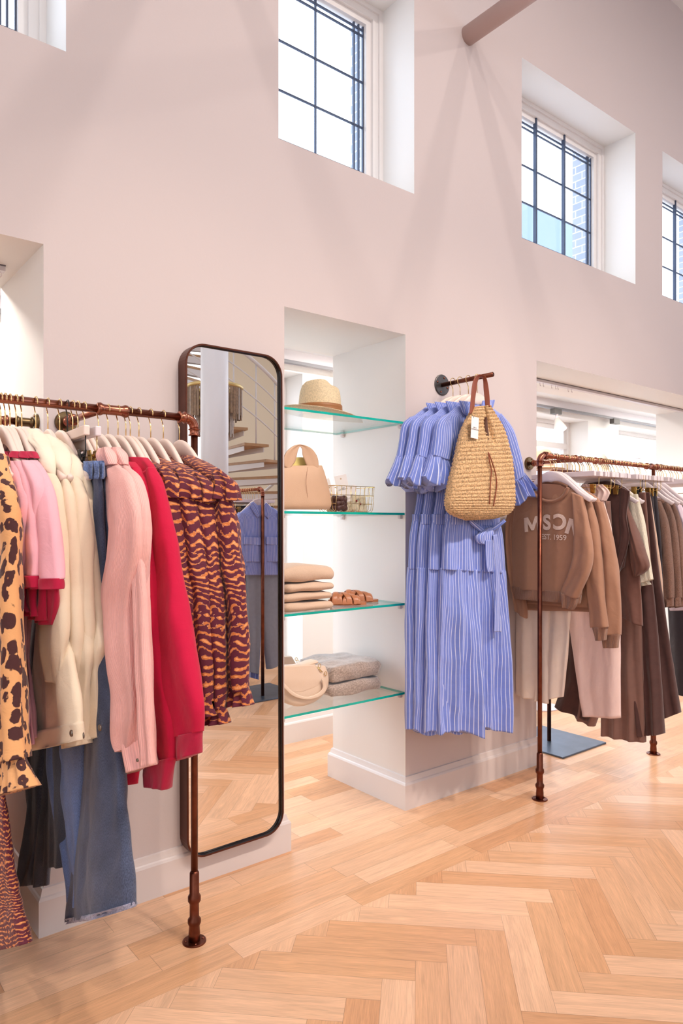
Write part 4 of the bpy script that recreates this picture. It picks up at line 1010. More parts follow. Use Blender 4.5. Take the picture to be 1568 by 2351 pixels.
# 1 leopard blouse
X = hx(-22); g = G('blouse', 'leopard print blouse with a frilled cuff at the left edge of the rack', 'blouse', 'X', X)
g.part('body', [(-120,1000),(-180,1100),(-190,1400),(-190,1690)], [(-30,1030),(8,1085),(22,1160),(26,1400),(30,1640)], LEOP, hd=.02, rows=60)
g.part('sleeve', [(-30,1060),(-22,1150),(-20,1300),(-18,1500),(-12,1640),(2,1745)], [(-2,1040),(18,1090),(31,1140),(35,1250),(39,1500),(43,1640),(50,1742)], LEOP, d=-.020, hd=.030, rows=70, wr=.006, folds=[(1.6,.002,.006,1),(3.2,.0,.005,2)])
g.part('cuff_frill', [(3,1742),(0,1760),(6,1790),(10,1826)], [(48,1738),(52,1752),(62,1785),(69,1806)], LEOP, d=-.020, hd=[.018,.020,.026,.030], rows=20, cols=40, folds=[(5,.001,.007,1),(8,.0,.004,2)], wr=.003)
hang('wood', -22, 'off-white hanger of the leopard blouse')
# 2 long tiger print dress at the very edge
X = hx(2); g = G('dress', 'long maroon and orange tiger print dress falling to the floor at the left edge', 'dress', 'X', X)
g.part('skirt', [(-160,1100),(-170,1500),(-180,1900),(-200,2215)], [(-25,1100),(-8,1500),(5,1750),(14,1880),(28,2010),(44,2090),(63,2166)], TIGER, hd=[.012,.014,.03,.045], rows=90, cols=50, folds=[(3,.002,.010,1),(6,.001,.006,2)], wr=.004)
hang('wood', 2, 'off-white hanger of the long tiger print dress')
# 3 pink ringer tees
tees = [(12, [(8,1062),(6,1120),(14,1180),(26,1250),(33,1328)], [(30,1058),(50,1090),(65,1150),(62,1250),(55,1327)], [(33,1327),(34,1354)], [(56,1326),(58,1352)], 'first pink ringer tee with crimson trim, next to the leopard blouse'),
        (23, [(30,1062),(44,1110),(58,1160),(58,1250),(55,1320)], [(46,1058),(68,1096),(78,1150),(83,1250),(85,1322)], [(55,1319),(55,1345)], [(85,1322),(86,1349)], 'second pink ringer tee with crimson trim, its sleeve folded over the first'),
        (37, [(50,1062),(66,1100),(76,1150),(78,1250),(78,1320)], [(64,1056),(84,1080),(97,1120),(97,1200),(100,1322)], [(78,1320),(78,1350)], [(100,1322),(102,1352)], 'third pink ringer tee with crimson trim, tucked behind the widest sleeve'),
        (50, [(70,1065),(84,1110),(95,1170),(90,1250),(85,1325)], [(80,1056),(100,1088),(114,1130),(122,1200),(128,1270),(134,1330)], [(85,1325),(85,1349)], [(134,1328),(134,1353)], 'fourth pink ringer tee with the widest crimson-edged sleeve, beside the cream hoodies')]
for i, (hp, L, R, cl, cr, lb) in enumerate(tees):
    X = hx(hp); g = G('t_shirt', lb, 't-shirt', 'X', X, 'pink ringer tees on the left rack')
    s = i*10
    g.part('body', [(-60+s,1040),(-70+s,1200),(-66+s,1450),(-60+s,1742)], [(16+s,1046),(34+s,1085),(44+s,1150),(44+s,1300),(46+s*.5,1500),(56+s*.6,1640),(62+s*.5,1742-i*16)], PINKJ, hd=.012, rows=60, folds=[(1.5,.002,.010,i+1),(3,.001,.005,i*2)], wr=.005)
    g.part('sleeve', L, R, PINKJ, d=-.016, hd=[.012,.02,.022,.022,.022], rows=40, folds=[(1.2,.002,.006,i)], wr=.004)
    g.part('sleeve_band', cl, cr, CRIM, d=-.016, hd=.0235, rows=8, folds=[(1.2,.004,.004,i)], wr=.002)
    cx_ = (11, 34, 53, 70)[i]; g.part('collar_band', [(cx_-8,1037),(cx_-5,1048)], [(cx_+5,1036),(cx_+11,1052)], CRIM, d=-.016, hd=[.008,.012], rows=8)
    q = 78+i*6
    g.part('rear_sleeve_band', [(36+s*1.5,1340),(42+s*1.6,1385),(58+s,1405+i*8)], [(60+s*2.3,1345),(62+s*2.2,1385),(70+s*1.6,1405+i*10)], CRIM, d=-.006, hd=.012, rows=14, folds=[(1.5,.003,.006,i)])
    hang('wood', hp, 'off-white hanger of the %s pink tee' % ('first', 'second', 'third', 'fourth')[i])
# 4 cream hoodies / jackets
cre = [(82, [(34,1046),(44,1100),(70,1250),(92,1420),(84,1560),(75,1722)], [(96,1048),(112,1072),(134,1132),(148,1300),(158,1440),(182,1600),(191,1698)], 'cream hooded jacket with a pewter hem button, nearest the pink tees', 1722, 1696),
       (110, [(70,1050),(80,1140),(110,1300),(130,1480),(140,1600),(150,1716)], [(132,1048),(150,1080),(167,1130),(184,1290),(200,1470),(196,1560),(194,1708)], 'cream hooded jacket in the middle of the three on the left rack', 1716, 1700),
       (137, [(110,1052),(130,1140),(150,1300),(165,1480),(180,1600),(188,1708)], [(160,1050),(182,1074),(202,1120),(217,1285),(229,1430),(235,1482),(226,1540),(229,1640),(233,1690)], 'cream hooded jacket closest to the hanging jeans', 1708, 1688)]
for i, (hp, L, R, lb, zl, zr) in enumerate(cre):
    X = hx(hp); g = G('hooded_jacket', lb, 'jacket', 'X', X, 'cream hooded jackets on the left rack')
    g.part('body', L, R, CREAMD, hd=[.012,.02,.022,.022,.02,.02], rows=70, cols=34, folds=[(1.1,.003,.008,i+2),(2.3,.001,.004,i)], wr=.006, wf=12)
    a, b_, c, d_ = L[-1], R[-1], L[-2], R[-2]
    g.part('hem_band', [(a[0]-1,a[1]-40),(a[0]-1,a[1]-2),(a[0],a[1]+2)], [(b_[0]-2,b_[1]-42),(b_[0]+1,b_[1]-4),(b_[0],b_[1])], CREAMD, hd=.0245, rows=10, folds=[(1.1,.008,.008,i+2),(2.3,.004,.004,i)], wr=.001)
    for f_ in ((.78, -20) if i == 0 else (.95, -20),):
        px = a[0]+(b_[0]-a[0])*f_[0]; py = a[1]+(b_[1]-a[1])*f_[0]+f_[1]; c_ = onX(px, py, X-.029)
        bm = bmesh.new(); tube(bm, [c_, c_+Vector((-.003,0,0)), c_+Vector((-.0045,0,0))], [.0075,.0075,.005], 16); obj('button', bm, BUTTON, g.t, True)
    o3 = [(0,0),(31,16),(60,44)][i]
    sl = [(98,1075),(108,1180),(112,1320),(104,1450),(112,1560)]; sr = [(112,1078),(132,1135),(145,1290),(152,1440),(140,1570)]
    g.part('sleeve', [(x+o3[0]*1.02,y+(i*3)) for x,y in sl], [(x+o3[0]*1.02,y+(i*3)) for x,y in sr], CREAMD, d=-.018, hd=[.01,.02,.024,.022,.012], rows=50, folds=[(1,.003,.006,i)], wr=.007, wf=14)
    hp2 = [(0,0),(34,12),(62,26)][i]
    hl = [(50,984),(54,1000),(70,1022),(84,1046),(94,1072),(104,1096)]; hr = [(76,984),(94,1000),(106,1020),(118,1048),(122,1076),(122,1098)]
    g.part('hood', [(x+hp2[0],y+hp2[1]) for x,y in hl], [(x+hp2[0],y+hp2[1]) for x,y in hr], CREAMF, d=-.012, hd=[.010,.024,.028,.026,.020,.008], rows=36, cols=24, folds=[(1.5,.002,.006,i),(2.2,.002,.004,1)], wr=.008, wf=26)
    hang('wood', hp, 'off-white hanger of the %s cream jacket' % ('first', 'middle', 'last')[i])
# 5 jeans
X = hx(141); g = G('jeans', 'slim charcoal jeans hanging lowest at far left under the cream jackets', 'jeans', 'X', X)
g.part('leg', [(40,1560),(56,1700),(62,1780),(66,1860),(55,1950),(38,2034)], [(100,1560),(104,1720),(98,1850),(84,1950),(70,2032)], JEAND, hd=.014, rows=60, folds=[(1.4,.002,.007,1)], wr=.005)
g.part('leg', [(72,1560),(82,1700),(78,1850),(74,1950),(72,2030)], [(122,1560),(128,1720),(124,1850),(112,1950),(105,2034)], JEAND, d=.012, hd=.014, rows=60, folds=[(1.4,.002,.007,3)], wr=.005)
g.part('waistband', [(110,1140),(60,1560)], [(150,1140),(110,1580)], JEAND, hd=.010, rows=20)
X = hx(146); g = G('jeans', 'dark short-legged jeans just showing behind the charcoal pair', 'jeans', 'X', X)
g.part('leg', [(98,1600),(104,1800),(104,1988)], [(150,1600),(160,1800),(158,1990)], JEAND, hd=.012, rows=40)
X = hx(150); g = G('jeans', 'pale blue jeans with a bright faded thigh beside the frayed pair', 'jeans', 'X', X)
g.part('leg', [(110,1560),(116,1700),(120,1800),(138,1890),(158,1990),(164,2066)], [(186,1560),(196,1700),(190,1850),(190,1980),(190,2080)], JEANL, hd=[.016,.022,.022,.02,.018,.016], rows=70, folds=[(1.1,.003,.008,2)], wr=.006)
g.part('yoke', [(150,1120),(116,1580)], [(186,1120),(190,1580)], JEANL, hd=.012, rows=20)
for k, (hp, kind, lb, hl) in enumerate(((155, 'clipblack', 'grey-blue wide jeans with a frayed hem, the longest pair on the left rack', 'off-white clip hanger with a black hook holding the frayed jeans'),
                                    (167, 'clip', 'second grey-blue wide jeans hanging right behind the frayed pair', 'white clip hanger holding the jeans behind the frayed pair'))):
    X = hx(hp); g = G('jeans', lb, 'jeans', 'X', X); s = k*14
    L = [(198,1064),(202,1110),(204,1300),(208,1500),(204,1640),(196,1800),(178,1960),(166,2066),(164,2112)]
    R = [(224,1058),(232,1110),(240,1300),(254,1480),(262,1600),(274,1760),(283,1900),(291,2010),(293,2082)]
    if k: L = [(x+8, y) for x, y in L][:6]; R = [(x+4, y) for x, y in R][:6]
    g.part('leg', [(x+s*.4,y) for x,y in L], [(x+s*.4,y) for x,y in R], JEAN, hd=[.006,.010,.012,.016,.020,.026,.032,.036,.036][:len(L)], rows=90, cols=34, folds=[(1.2,.001,.008,3+k),(2.4,.0005,.004,1)], wr=.005)
    g.part('waistband', [(199+s,1060),(200+s,1098)], [(224+s,1058),(229+s,1094)], JEANL, d=-.002, hd=.0115, rows=10)
    for q in (.45, .9):
        bx = 199+s+q*26; g.part('belt_loop', [(bx-3,1062),(bx-3,1100)], [(bx+2,1062),(bx+2,1100)], JEANL, d=-.014, hd=.003, rows=6, cols=6)
    if not k:
        g.part('frayed_hem', [(168,2103),(169,2116)], [(293,2075),(293,2088)], cloth('frayed white denim edge', (150, 148, 168), kind='denim', var=.3), hd=.039, rows=6, cols=60, folds=[(1.2,.008,.008,3),(14,.002,.003,2)], wr=.004)
    put_hanger(kind, X, RY, hl, tilt=math.radians(-3+5*k))
# 6 pink corduroy shirts
for k, (hp, lb) in enumerate(((186, 'pink corduroy shirt with rolled hem, the front one of two beside the jeans'), (205, 'pink corduroy shirt behind its twin, next to the red sweatshirts'))):
    X = hx(hp); s = 22*k; g = G('shirt', lb, 'shirt', 'X', X, 'pink corduroy shirts on the left rack')
    dy = 10 if k else 0
    g.part('body', [(226+s,1040),(236+s,1100),(248+s,1250),(256+s,1400),(264+s,1600),(270+s*.6,1700),(276+s,1782-dy*3)], [(256+s*.5,1046),(280+s*.6,1080),(300+s*.5,1130),(316+s*.6,1250),(322+s*.4,1450),(326+s*.6,1600),(330+s*.5,1700),(345+s*.1,1758)], CORD, hd=.018, rows=70, cols=34, folds=[(1.3,.003,.012,4+k),(2.8,.001,.006,k)], wr=.005)
    g.part('sleeve', [(252+s,1090),(262+s,1180),(254+s,1280),(240+s,1385),(246+s,1480),(258+s,1600),(270+s,1700),(284+s,1726)], [(268+s,1068),(296+s,1096),(314+s,1170),(314+s,1260),(296+s,1390),(300+s,1500),(306+s,1620),(300+s,1690),(296+s,1716)], CORD, d=-.024, hd=[.012,.024,.026,.03,.026,.024,.02,.018], rows=80, folds=[(1.2,.003,.008,k+5)], wr=.006, wf=14)
    g.part('placket', [(296+s*.4,1150),(312+s*.4,1300),(320+s*.3,1500),(328+s*.2,1640),(333,1758)], [(312+s*.3,1150),(326+s*.3,1290),(334+s*.3,1480),(341+s*.2,1620),(347+s*.1,1757)], CORD, d=-.008, hd=.013, rows=50, cols=10, folds=[(1,.002,.006,k)])
    g.part('collar', [(232+s,1030),(234+s,1050),(240+s,1072)], [(248+s,1026),(260+s,1042),(266+s,1066)], CORD, d=-.010, hd=[.010,.018,.012], rows=14, wr=.003)
    c_ = onX(317+s, 1745-20*k, X-.032); bm = bmesh.new(); tube(bm, [c_, c_+Vector((-.003,0,0))], .004, 12); obj('button', bm, BUTTON, g.t, True)
    hang('wood', hp, 'off-white hanger of the %s pink corduroy shirt' % ('front', 'rear'))if 0 else hang('wood', (194, 226)[k], 'off-white hanger of the %s pink corduroy shirt' % ('front', 'rear')[k])
# 7 raspberry sweatshirts
X = hx(262); g = G('sweatshirt', 'raspberry red sweatshirt in front, its cuff hanging lowest', 'sweatshirt', 'X', X-.008, 'raspberry sweatshirts on the left rack')
g.part('body', [(280,1064),(272,1150),(276,1400),(276,1600),(277,1788)], [(306,1060),(324,1082),(338,1132),(352,1300),(350,1500),(330,1680),(312,1800)], RED, hd=.018, rows=60, cols=34, folds=[(1.2,.003,.010,2)], wr=.004)
g.part('sleeve', [(298,1090),(316,1180),(326,1300),(330,1450),(334,1600),(340,1760)], [(314,1070),(337,1128),(352,1250),(362,1360),(380,1540),(396,1660),(398,1745)], RED, d=-.022, hd=[.012,.024,.028,.032,.034,.028,.022], rows=70, folds=[(1,.003,.006,1)], wr=.005)
g.part('cuff', [(337,1752),(336,1774),(342,1800)], [(398,1738),(394,1768),(386,1812)], CRIM, d=-.022, hd=.021, rows=12, wr=.001)

hang('wood', 248, 'off-white hanger of the front raspberry sweatshirt')
X = hx(282); g = G('sweatshirt', 'raspberry red sweatshirt behind, touching the tiger print blouses', 'sweatshirt', 'X', X-.008, 'raspberry sweatshirts on the left rack')
g.part('body', [(300,1050),(300,1150),(306,1400),(300,1600),(290,1780)], [(330,1050),(352,1078),(370,1132),(388,1260),(392,1450),(392,1600),(396,1700)], RED, hd=.018, rows=60, cols=34, folds=[(1.2,.003,.010,5)], wr=.004)
g.part('sleeve', [(336,1085),(350,1180),(358,1300),(364,1420),(376,1560),(388,1640),(402,1692)], [(350,1072),(372,1128),(394,1230),(408,1320),(422,1410),(444,1530),(460,1620),(458,1680)], RED, d=-.022, hd=[.012,.024,.028,.032,.036,.034,.026,.022], rows=70, folds=[(1,.003,.006,7)], wr=.005)
g.part('cuff', [(403,1690),(402,1716),(407,1747)], [(457,1678),(455,1704),(452,1730)], CRIM, d=-.022, hd=.021, rows=12, wr=.001)

hang('wood', 271, 'off-white hanger of the rear raspberry sweatshirt')
# 8 tiger print blouses
bl = [(319, (-128,-6), 'tiger print blouse nearest the raspberry sweatshirts, ruffle at its shoulder'),
      (346, (-90,-4), 'second tiger print blouse, between its two neighbours'),
      (375, (-54, 4), 'third tiger print blouse, just behind the last one'),
      (412, (0, 0), 'last tiger print blouse with a frilled cuff, overlapping the mirror')]
for k, (hp, (s, sy), lb) in enumerate(bl):
    X = hx(hp); g = G('blouse', lb, 'blouse', 'X', X, 'tiger print blouses on the left rack'); f = lambda P: [(x+s, y+sy) for x, y in P]
    lo = 0 if k == 3 else 38-8*(2-k)
    fl = lambda P: [(x+s, y+sy+(lo if y > 1400 else 0)) for x, y in P]
    g.part('body', fl([(396,1052),(404,1150),(410,1300),(414,1450),(420,1600),(432,1668)]), fl([(436,1046),(480,1078),(505,1120),(508,1300),(505,1450),(508,1600),(510,1660)]), TIGER, hd=.020, rows=70, cols=60, folds=[(3,.003,.010,k+1),(5.3,.002,.007,k*2+1)], wr=.005)
    g.part('shoulder_yoke', f([(404,1046),(412,1056),(444,1088),(468,1106)]), f([(440,1046),(476,1064),(510,1088),(532,1120)]), TIGER, d=-.012, hd=[.010,.024,.030,.020], rows=24, cols=26, folds=[(1,.002,.003,k)], wr=.003)
    g.part('shoulder_ruffle', f([(456,1098),(462,1108),(468,1130)]), f([(504,1076),(532,1108),(537,1150)]), TIGER, d=-.020, hd=[.010,.026,.034], rows=18, cols=60, folds=[(4,.001,.009,k+1),(7,0,.005,k)], wr=.004)
    g.part('sleeve', fl([(476,1110),(484,1180),(492,1260),(498,1400),(498,1540),(501,1592)]), fl([(524,1110),(532,1175),(547,1280),(558,1372),(564,1520),(566,1586)]), TIGER, d=-.024, hd=[.02,.032,.034,.034,.032,.026], rows=80, cols=30, folds=[(1.5,.003,.008,k+3),(3.2,.001,.005,k)], wr=.007, wf=18)
    g.part('cuff_frill', fl([(500,1588),(498,1598),(496,1617)]), fl([(567,1584),(568,1598),(571,1620)]), TIGER, d=-.024, hd=[.024,.027,.032], rows=14, cols=70, folds=[(6,.001,.006,k+1),(9,0,.004,k)], wr=.003)
    hang('wood', hp, 'off-white hanger of the %s tiger print blouse' % ('first', 'second', 'third', 'last')[k])
for hp, nm in ((179, 'right of the black hook'), (289, 'between the red sweatshirts and the tiger blouses'), (299, 'hidden among the first tiger blouses')):
    hang('wood', hp, 'spare off-white hanger on the left rack, %s' % nm)

# ---------------- striped dresses on the wall rod
RX = 2.498; ZR = 1.973
rod = thing('wall_rod', 'short copper rod on a round dark iron wall plate above the striped dresses', 'clothes rod', (RX, Y0, ZR))
bm = bmesh.new(); tube(bm, [(RX,Y0-.004,ZR),(RX,2.04,ZR)], .0105, 24); obj('rod', bm, COPPER2, rod, True)
wall_flange('wall_plate', (RX,Y0,ZR), (0,-1,0), .050, rod, IRON, 4, .006)
def striped_dress(label, Y, s, first):
    g = G('dress', label, 'dress', 'Y', Y, 'blue striped ruffle dresses on the wall rod')
    F = lambda P: [(x, y) for x, y in P]
    V = 2.13  # outlines were measured in this plane
    def part(name, L, R, m, d=0, **kw):
        LL = [onY(x, y, V)+Vector((s, Y-V+d, 0)) for x, y in L]; RR_ = [onY(x, y, V)+Vector((s, Y-V+d, 0)) for x, y in R]
        g.seed += 1
        kw.setdefault('folds', [(1.5,.002,.004,g.seed)]); kw.setdefault('hd', .014)
        if not first:
            kw['hd'] = [h*.62 for h in kw['hd']] if isinstance(kw['hd'], list) else kw['hd']*.62
            kw['folds'] = [(a, b*.6, c*.6, e) for a, b, c, e in kw['folds']]
        return loft(name, LL, RR_, m, g.t, n=(0,1,0), seed=g.seed, **kw)
    sd = g.seed
    part('bodice', [(1052,930),(1030,948),(1010,968),(1026,1060),(1034,1120),(1026,1185)], [(1118,930),(1148,952),(1166,985),(1158,1060),(1150,1130),(1142,1192)], BLUE, hd=[.012,.022,.028,.03,.028,.028], rows=46, cols=50, folds=[(2,.001,.003,sd),(4,.0,.005,sd*2)], wr=.003)
    part('upper_skirt', [(1026,1180),(1018,1230),(1014,1308)], [(1142,1188),(1152,1240),(1158,1316)], BLUE, hd=[.028,.036,.042], rows=30, cols=80, folds=[(4,.003,.008,sd),(9,.003,.003,sd*1.3)], wr=.003)
    part('lower_skirt', [(1014,1304),(1010,1400),(1008,1520),(1006,1682)], [(1158,1310),(1166,1400),(1170,1520),(1173,1668)], BLUE, hd=[.040,.048,.052,.054], rows=80, cols=120, folds=[(2.2,.002,.030,sd*.7),(4.7,.003,.016,sd*1.9),(9,.004,.002,sd)], wr=.005, hem=(.012,2.5))
    for sg, L, R, rl, rr in ((-1, [(1026,950),(1000,968),(992,1010),(986,1046)], [(1036,958),(1034,1000),(1034,1040),(1026,1062)], [(985,1044),(978,1066),(966,1100)], [(1028,1060),(1036,1088),(1034,1130)]),
                             (1, [(1136,956),(1148,1000),(1162,1050),(1174,1106)], [(1146,950),(1172,984),(1188,1040),(1194,1086)], [(1172,1104),(1176,1122),(1180,1152)], [(1194,1084),(1206,1104),(1214,1122)])):
        part('sleeve', L, R, BLUE, d=-.006, hd=[.012,.026,.03,.032], rows=34, cols=26, folds=[(1.2,.002,.005,sd+sg)], wr=.004)
        part('sleeve_ruffle', rl, rr, BLUE, d=-.006, hd=[.028,.036,.046], rows=26, cols=70, folds=[(2.5,.001,.020,sd+sg),(5.5,0,.009,sd)], wr=.004, hem=(.014,2))
    part('collar_ruffle', [(1042,922),(1046,934),(1052,950)], [(1074,926),(1080,950),(1074,968)], BLUE, d=-.030, hd=[.006,.010,.008], rows=16, cols=50, folds=[(5,.001,.004,sd)], wr=.001)
    part('collar_ruffle', [(1096,922),(1092,946),(1098,964)], [(1124,920),(1120,934),(1114,950)], BLUE, d=-.030, hd=[.006,.010,.008], rows=16, cols=50, folds=[(5,.001,.004,sd+3)], wr=.001)
    part('belt', [(1023,1180),(1023,1204)], [(1145,1186),(1145,1208)], BLUEX, hd=.034, rows=8, cols=30, folds=[(2,.002,.002,sd)], wr=.002)
    if first:
        part('belt_bow', [(1094,1214),(1072,1228),(1074,1246),(1092,1250)], [(1104,1210),(1110,1224),(1108,1240),(1100,1246)], BLUEX, d=-.055, hd=[.006,.016,.014,.008], rows=24, cols=20, wr=.003)
        part('belt_loop', [(1060,1190),(1082,1206),(1098,1218)], [(1060,1200),(1080,1218),(1094,1228)], BLUEX, d=-.048, hd=.006, rows=14, cols=10)
        part('belt_loop', [(1100,1216),(1118,1206),(1138,1192)], [(1104,1226),(1122,1216),(1140,1200)], BLUEX, d=-.048, hd=.006, rows=14, cols=10)
        part('belt_end', [(1100,1228),(1104,1280),(1106,1340),(1104,1400),(1103,1446)], [(1110,1226),(1114,1280),(1118,1340),(1118,1400),(1120,1446)], BLUEX, d=-.078, hd=.003, rows=40, cols=8, wr=.001, folds=[(1,.001,.001,1)])
        part('belt_end', [(1086,1240),(1086,1270),(1088,1300),(1092,1312)], [(1102,1240),(1104,1270),(1104,1296),(1104,1308)], BLUEX, d=-.070, hd=.003, rows=24, cols=8, wr=.001, folds=[(1,.001,.001,2)])
    return g
dr = [(2.13, 0, 'blue striped ruffle-sleeved dress in front, its tied belt hanging down'), (2.172, -.040, 'blue striped dress directly behind the front one, second from the viewer'),
      (2.215, -.066, 'blue striped dress third from the viewer, one hanger from the wall'), (2.256, -.078, 'blue striped dress closest to the pink wall')]
for k, (Y, s, lb) in enumerate(dr):
    striped_dress(lb, Y, s, k == 0)
    put_hanger('wood', RX+s*.3, Y, 'off-white hanger of the %s striped dress' % ('front', 'second', 'third', 'rearmost')[k], rz=math.radians((90,84,82,86)[k]), rail_z=ZR)

# raffia bag over the end of the rod
RAFF = mat('natural raffia', (204, 166, 122), .75, bump=1, bscale=420, var=.50, vscale=170)
bg_ = thing('raffia_bag', 'crocheted raffia shoulder bag with a brown leather strap hung over the dresses', 'handbag', (2.47, 2.03, 1.35)); YBG = 2.035
Lb = [(1088,934),(1074,958),(1060,990),(1051,1025),(1043,1060),(1034,1100),(1027,1135),(1025,1160),(1034,1180),(1070,1195)]
Rb = [(1124,930),(1138,956),(1151,985),(1162,1020),(1169,1055),(1173,1090),(1175,1130),(1174,1160),(1162,1180),(1130,1192)]
def dent(x, v, sd):
    if sd < 0: return 0
    return 0
L_ = crom(PY_(Lb, YBG), 230); R_ = crom(PY_(Rb, YBG), 230)
def bagdent(x, v, sd):
    rows_ = 34; ph = v*rows_; tri = abs((ph % 1)-.5)*2; col = (x*15+(int(ph) % 2)*.5); st = abs((col % 1)-.5)*2
    d = .0062*(1-tri**2)**.7*(0.35+.65*(1-st**2))+.0022*noise.noise(Vector((x*60, v*120, sd*3)))
    d *= (1 if sd > 0 else -1)
    if sd < 0 and v < .34:                        # the opening slit folds the front inward
        c = .12+v*.5; d += .060*math.exp(-((x-c)/.085)**2)*(1-v/.34)**.5
    if sd < 0: d += .012*math.exp(-((x-.42-.3*v)/.16)**2)*math.exp(-((v-.5)/.25)**2)
    return d
bm = loft_bm(PY_(Lb, YBG), PY_(Rb, YBG), n=(0,1,0), hd=[.012,.020,.030,.038,.042,.046,.048,.046,.034,.010], rows=250, cols=120, folds=[(1,.001,.003,2)], wr=.003, wf=12, dent=bagdent, edge=.004)
obj('woven_body', bm, RAFF, bg_, True)
loft('lining', PY_([(1113,958),(1110,980),(1113,1005),(1118,1028)], YBG-.028), PY_([(1115,958),(1118,980),(1121,1005),(1120,1028)], YBG-.028), mat('dark bag lining', (84, 50, 34), .7), bg_, 'dark brown lining in the opening', n=(0,1,0), hd=.010, rows=20, cols=8, wr=.0005)
loft('strap', [onY(x, y, YBG-.018) for x, y in ((1077,952),(1080,920),(1083,890),(1087,872),(1096,861),(1106,860),(1116,866),(1121,885),(1124,910),(1125,934))],
     [onY(x, y, YBG+.0) for x, y in ((1089,946),(1091,916),(1095,890),(1097,876),(1101,868),(1106,867),(1109,874),(1110,890),(1112,912),(1114,934))], BROWNLEA, bg_, n=(.2,1,.1), hd=.0022, rows=60, cols=8, wr=.0004)
c0 = onY(1090, 982, YBG-.045); tg = thing('price_tag', 'white hanging tag tied to the raffia bag strap', 'tag', c0)
bm = bmesh.new(); w, h = .0235, .046; rbox(bm, (c0.x-w, c0.y-.0006, c0.z-h), (c0.x+w, c0.y+.0006, c0.z+h), .0004, 1); crd = obj('card', bm, CARD, tg)
tg.rotation_euler = (0, math.radians(4), 0)
bm = bmesh.new(); tube(bm, [(-.010,-.001,.040),(-.016,-.002,.048),(-.022,.004,.056)], .0008, 6); obj('cord', bm, INK, tg, True, world=False)
text_mesh('printed_text', 'MSCH\nCOPENHAGEN', .0075, Matrix.Translation((0,-.0009,-.004)) @ Matrix.Rotation(math.pi/2, 4, 'X'), INK, tg)
for k, P in enumerate(([(1121,1038),(1124,1060),(1128,1080),(1126,1110),(1124,1158)], [(1122,1040),(1130,1062),(1138,1090),(1140,1118),(1133,1162)])):
    bm = bmesh.new(); tube(bm, crom([onY(x, y, YBG-.054) for x, y in P], 24), .0026, 8); obj('drawstring', bm, BROWNLEA, bg_, True)

# ---------------- right rack
def hx2(px): return railX(px, RY2)
def G2(name, label, cat, px, group=None, dx=0):
    g = G(name, label, cat, 'X', hx2(px)+dx, group); return g
# sweatshirt facing the viewer
sg = 'taupe sweatshirts on the right rack'
g = G2('sweatshirt', 'taupe crewneck sweatshirt printed with pale letters, first on the right rack', 'sweatshirt', 1268, sg)
body = g.part('body', [(1216,1116),(1190,1136),(1178,1200),(1176,1280),(1177,1350)], [(1304,1120),(1326,1136),(1336,1200),(1338,1280),(1336,1366)], TAUPE, hd=[.016,.026,.03,.03,.028], rows=60, cols=40, folds=[(1,.002,.004,1),(2.5,.0005,.004,2)], wr=.003, wf=9)
g.part('hem_rib', [(1177,1346),(1180,1374)], [(1336,1362),(1333,1386)], RIBT, hd=.030, rows=10, cols=40, folds=[(1,.004,.004,1),(2.5,.004,.004,2)], wr=.001)
g.part('sleeve', [(1314,1130),(1320,1200),(1318,1270),(1306,1320),(1287,1360)], [(1336,1140),(1351,1200),(1361,1270),(1352,1320),(1328,1374)], TAUPE, d=-.020, hd=[.014,.028,.034,.03,.026], rows=50, folds=[(1,.002,.006,2)], wr=.006)
g.part('cuff', [(1287,1358),(1289,1380),(1292,1392)], [(1328,1372),(1324,1388),(1317,1400)], RIBT, d=-.020, hd=.024, rows=10, wr=.001)
g.part('sleeve', [(1186,1140),(1164,1200),(1168,1300),(1182,1380),(1184,1400)], [(1206,1130),(1190,1200),(1192,1300),(1208,1390),(1210,1420)], TAUPE, d=.012, hd=.022, rows=50, wr=.005)
# neck rib as a thick arc
bm = bmesh.new(); P = crom([onX(x, y, g.val-.029) for x, y in ((1220,1112),(1223,1128),(1234,1142),(1252,1150),(1270,1151),(1288,1144),(1299,1132),(1304,1119))], 30)
tube(bm, P, .0085, 10); nk = obj('neck_rib', bm, RIBT, g.t, True)
bm = bmesh.new(); tube(bm, crom([onX(x, y, g.val+.018) for x, y in ((1220,1110),(1240,1106),(1262,1108),(1285,1110),(1304,1118))], 20), .011, 10); obj('back_neck_rib', bm, RIBT, g.t, True)
bm = bmesh.new(); P = [onX(x, y, g.val-.0275) for x, y in ((1226,1118),(1238,1136),(1254,1144),(1270,1145),(1286,1138),(1298,1120),(1285,1113),(1262,1111),(1240,1110))]
bm.faces.new([bm.verts.new(p) for p in P]); obj('inner_neck', bm, RIBT, g.t)
a0 = onX(1262, 1131, g.val-.029); MT = Matrix(((0,0,-1,0),(-1,0,0,0),(0,1,0,0),(0,0,0,1)))
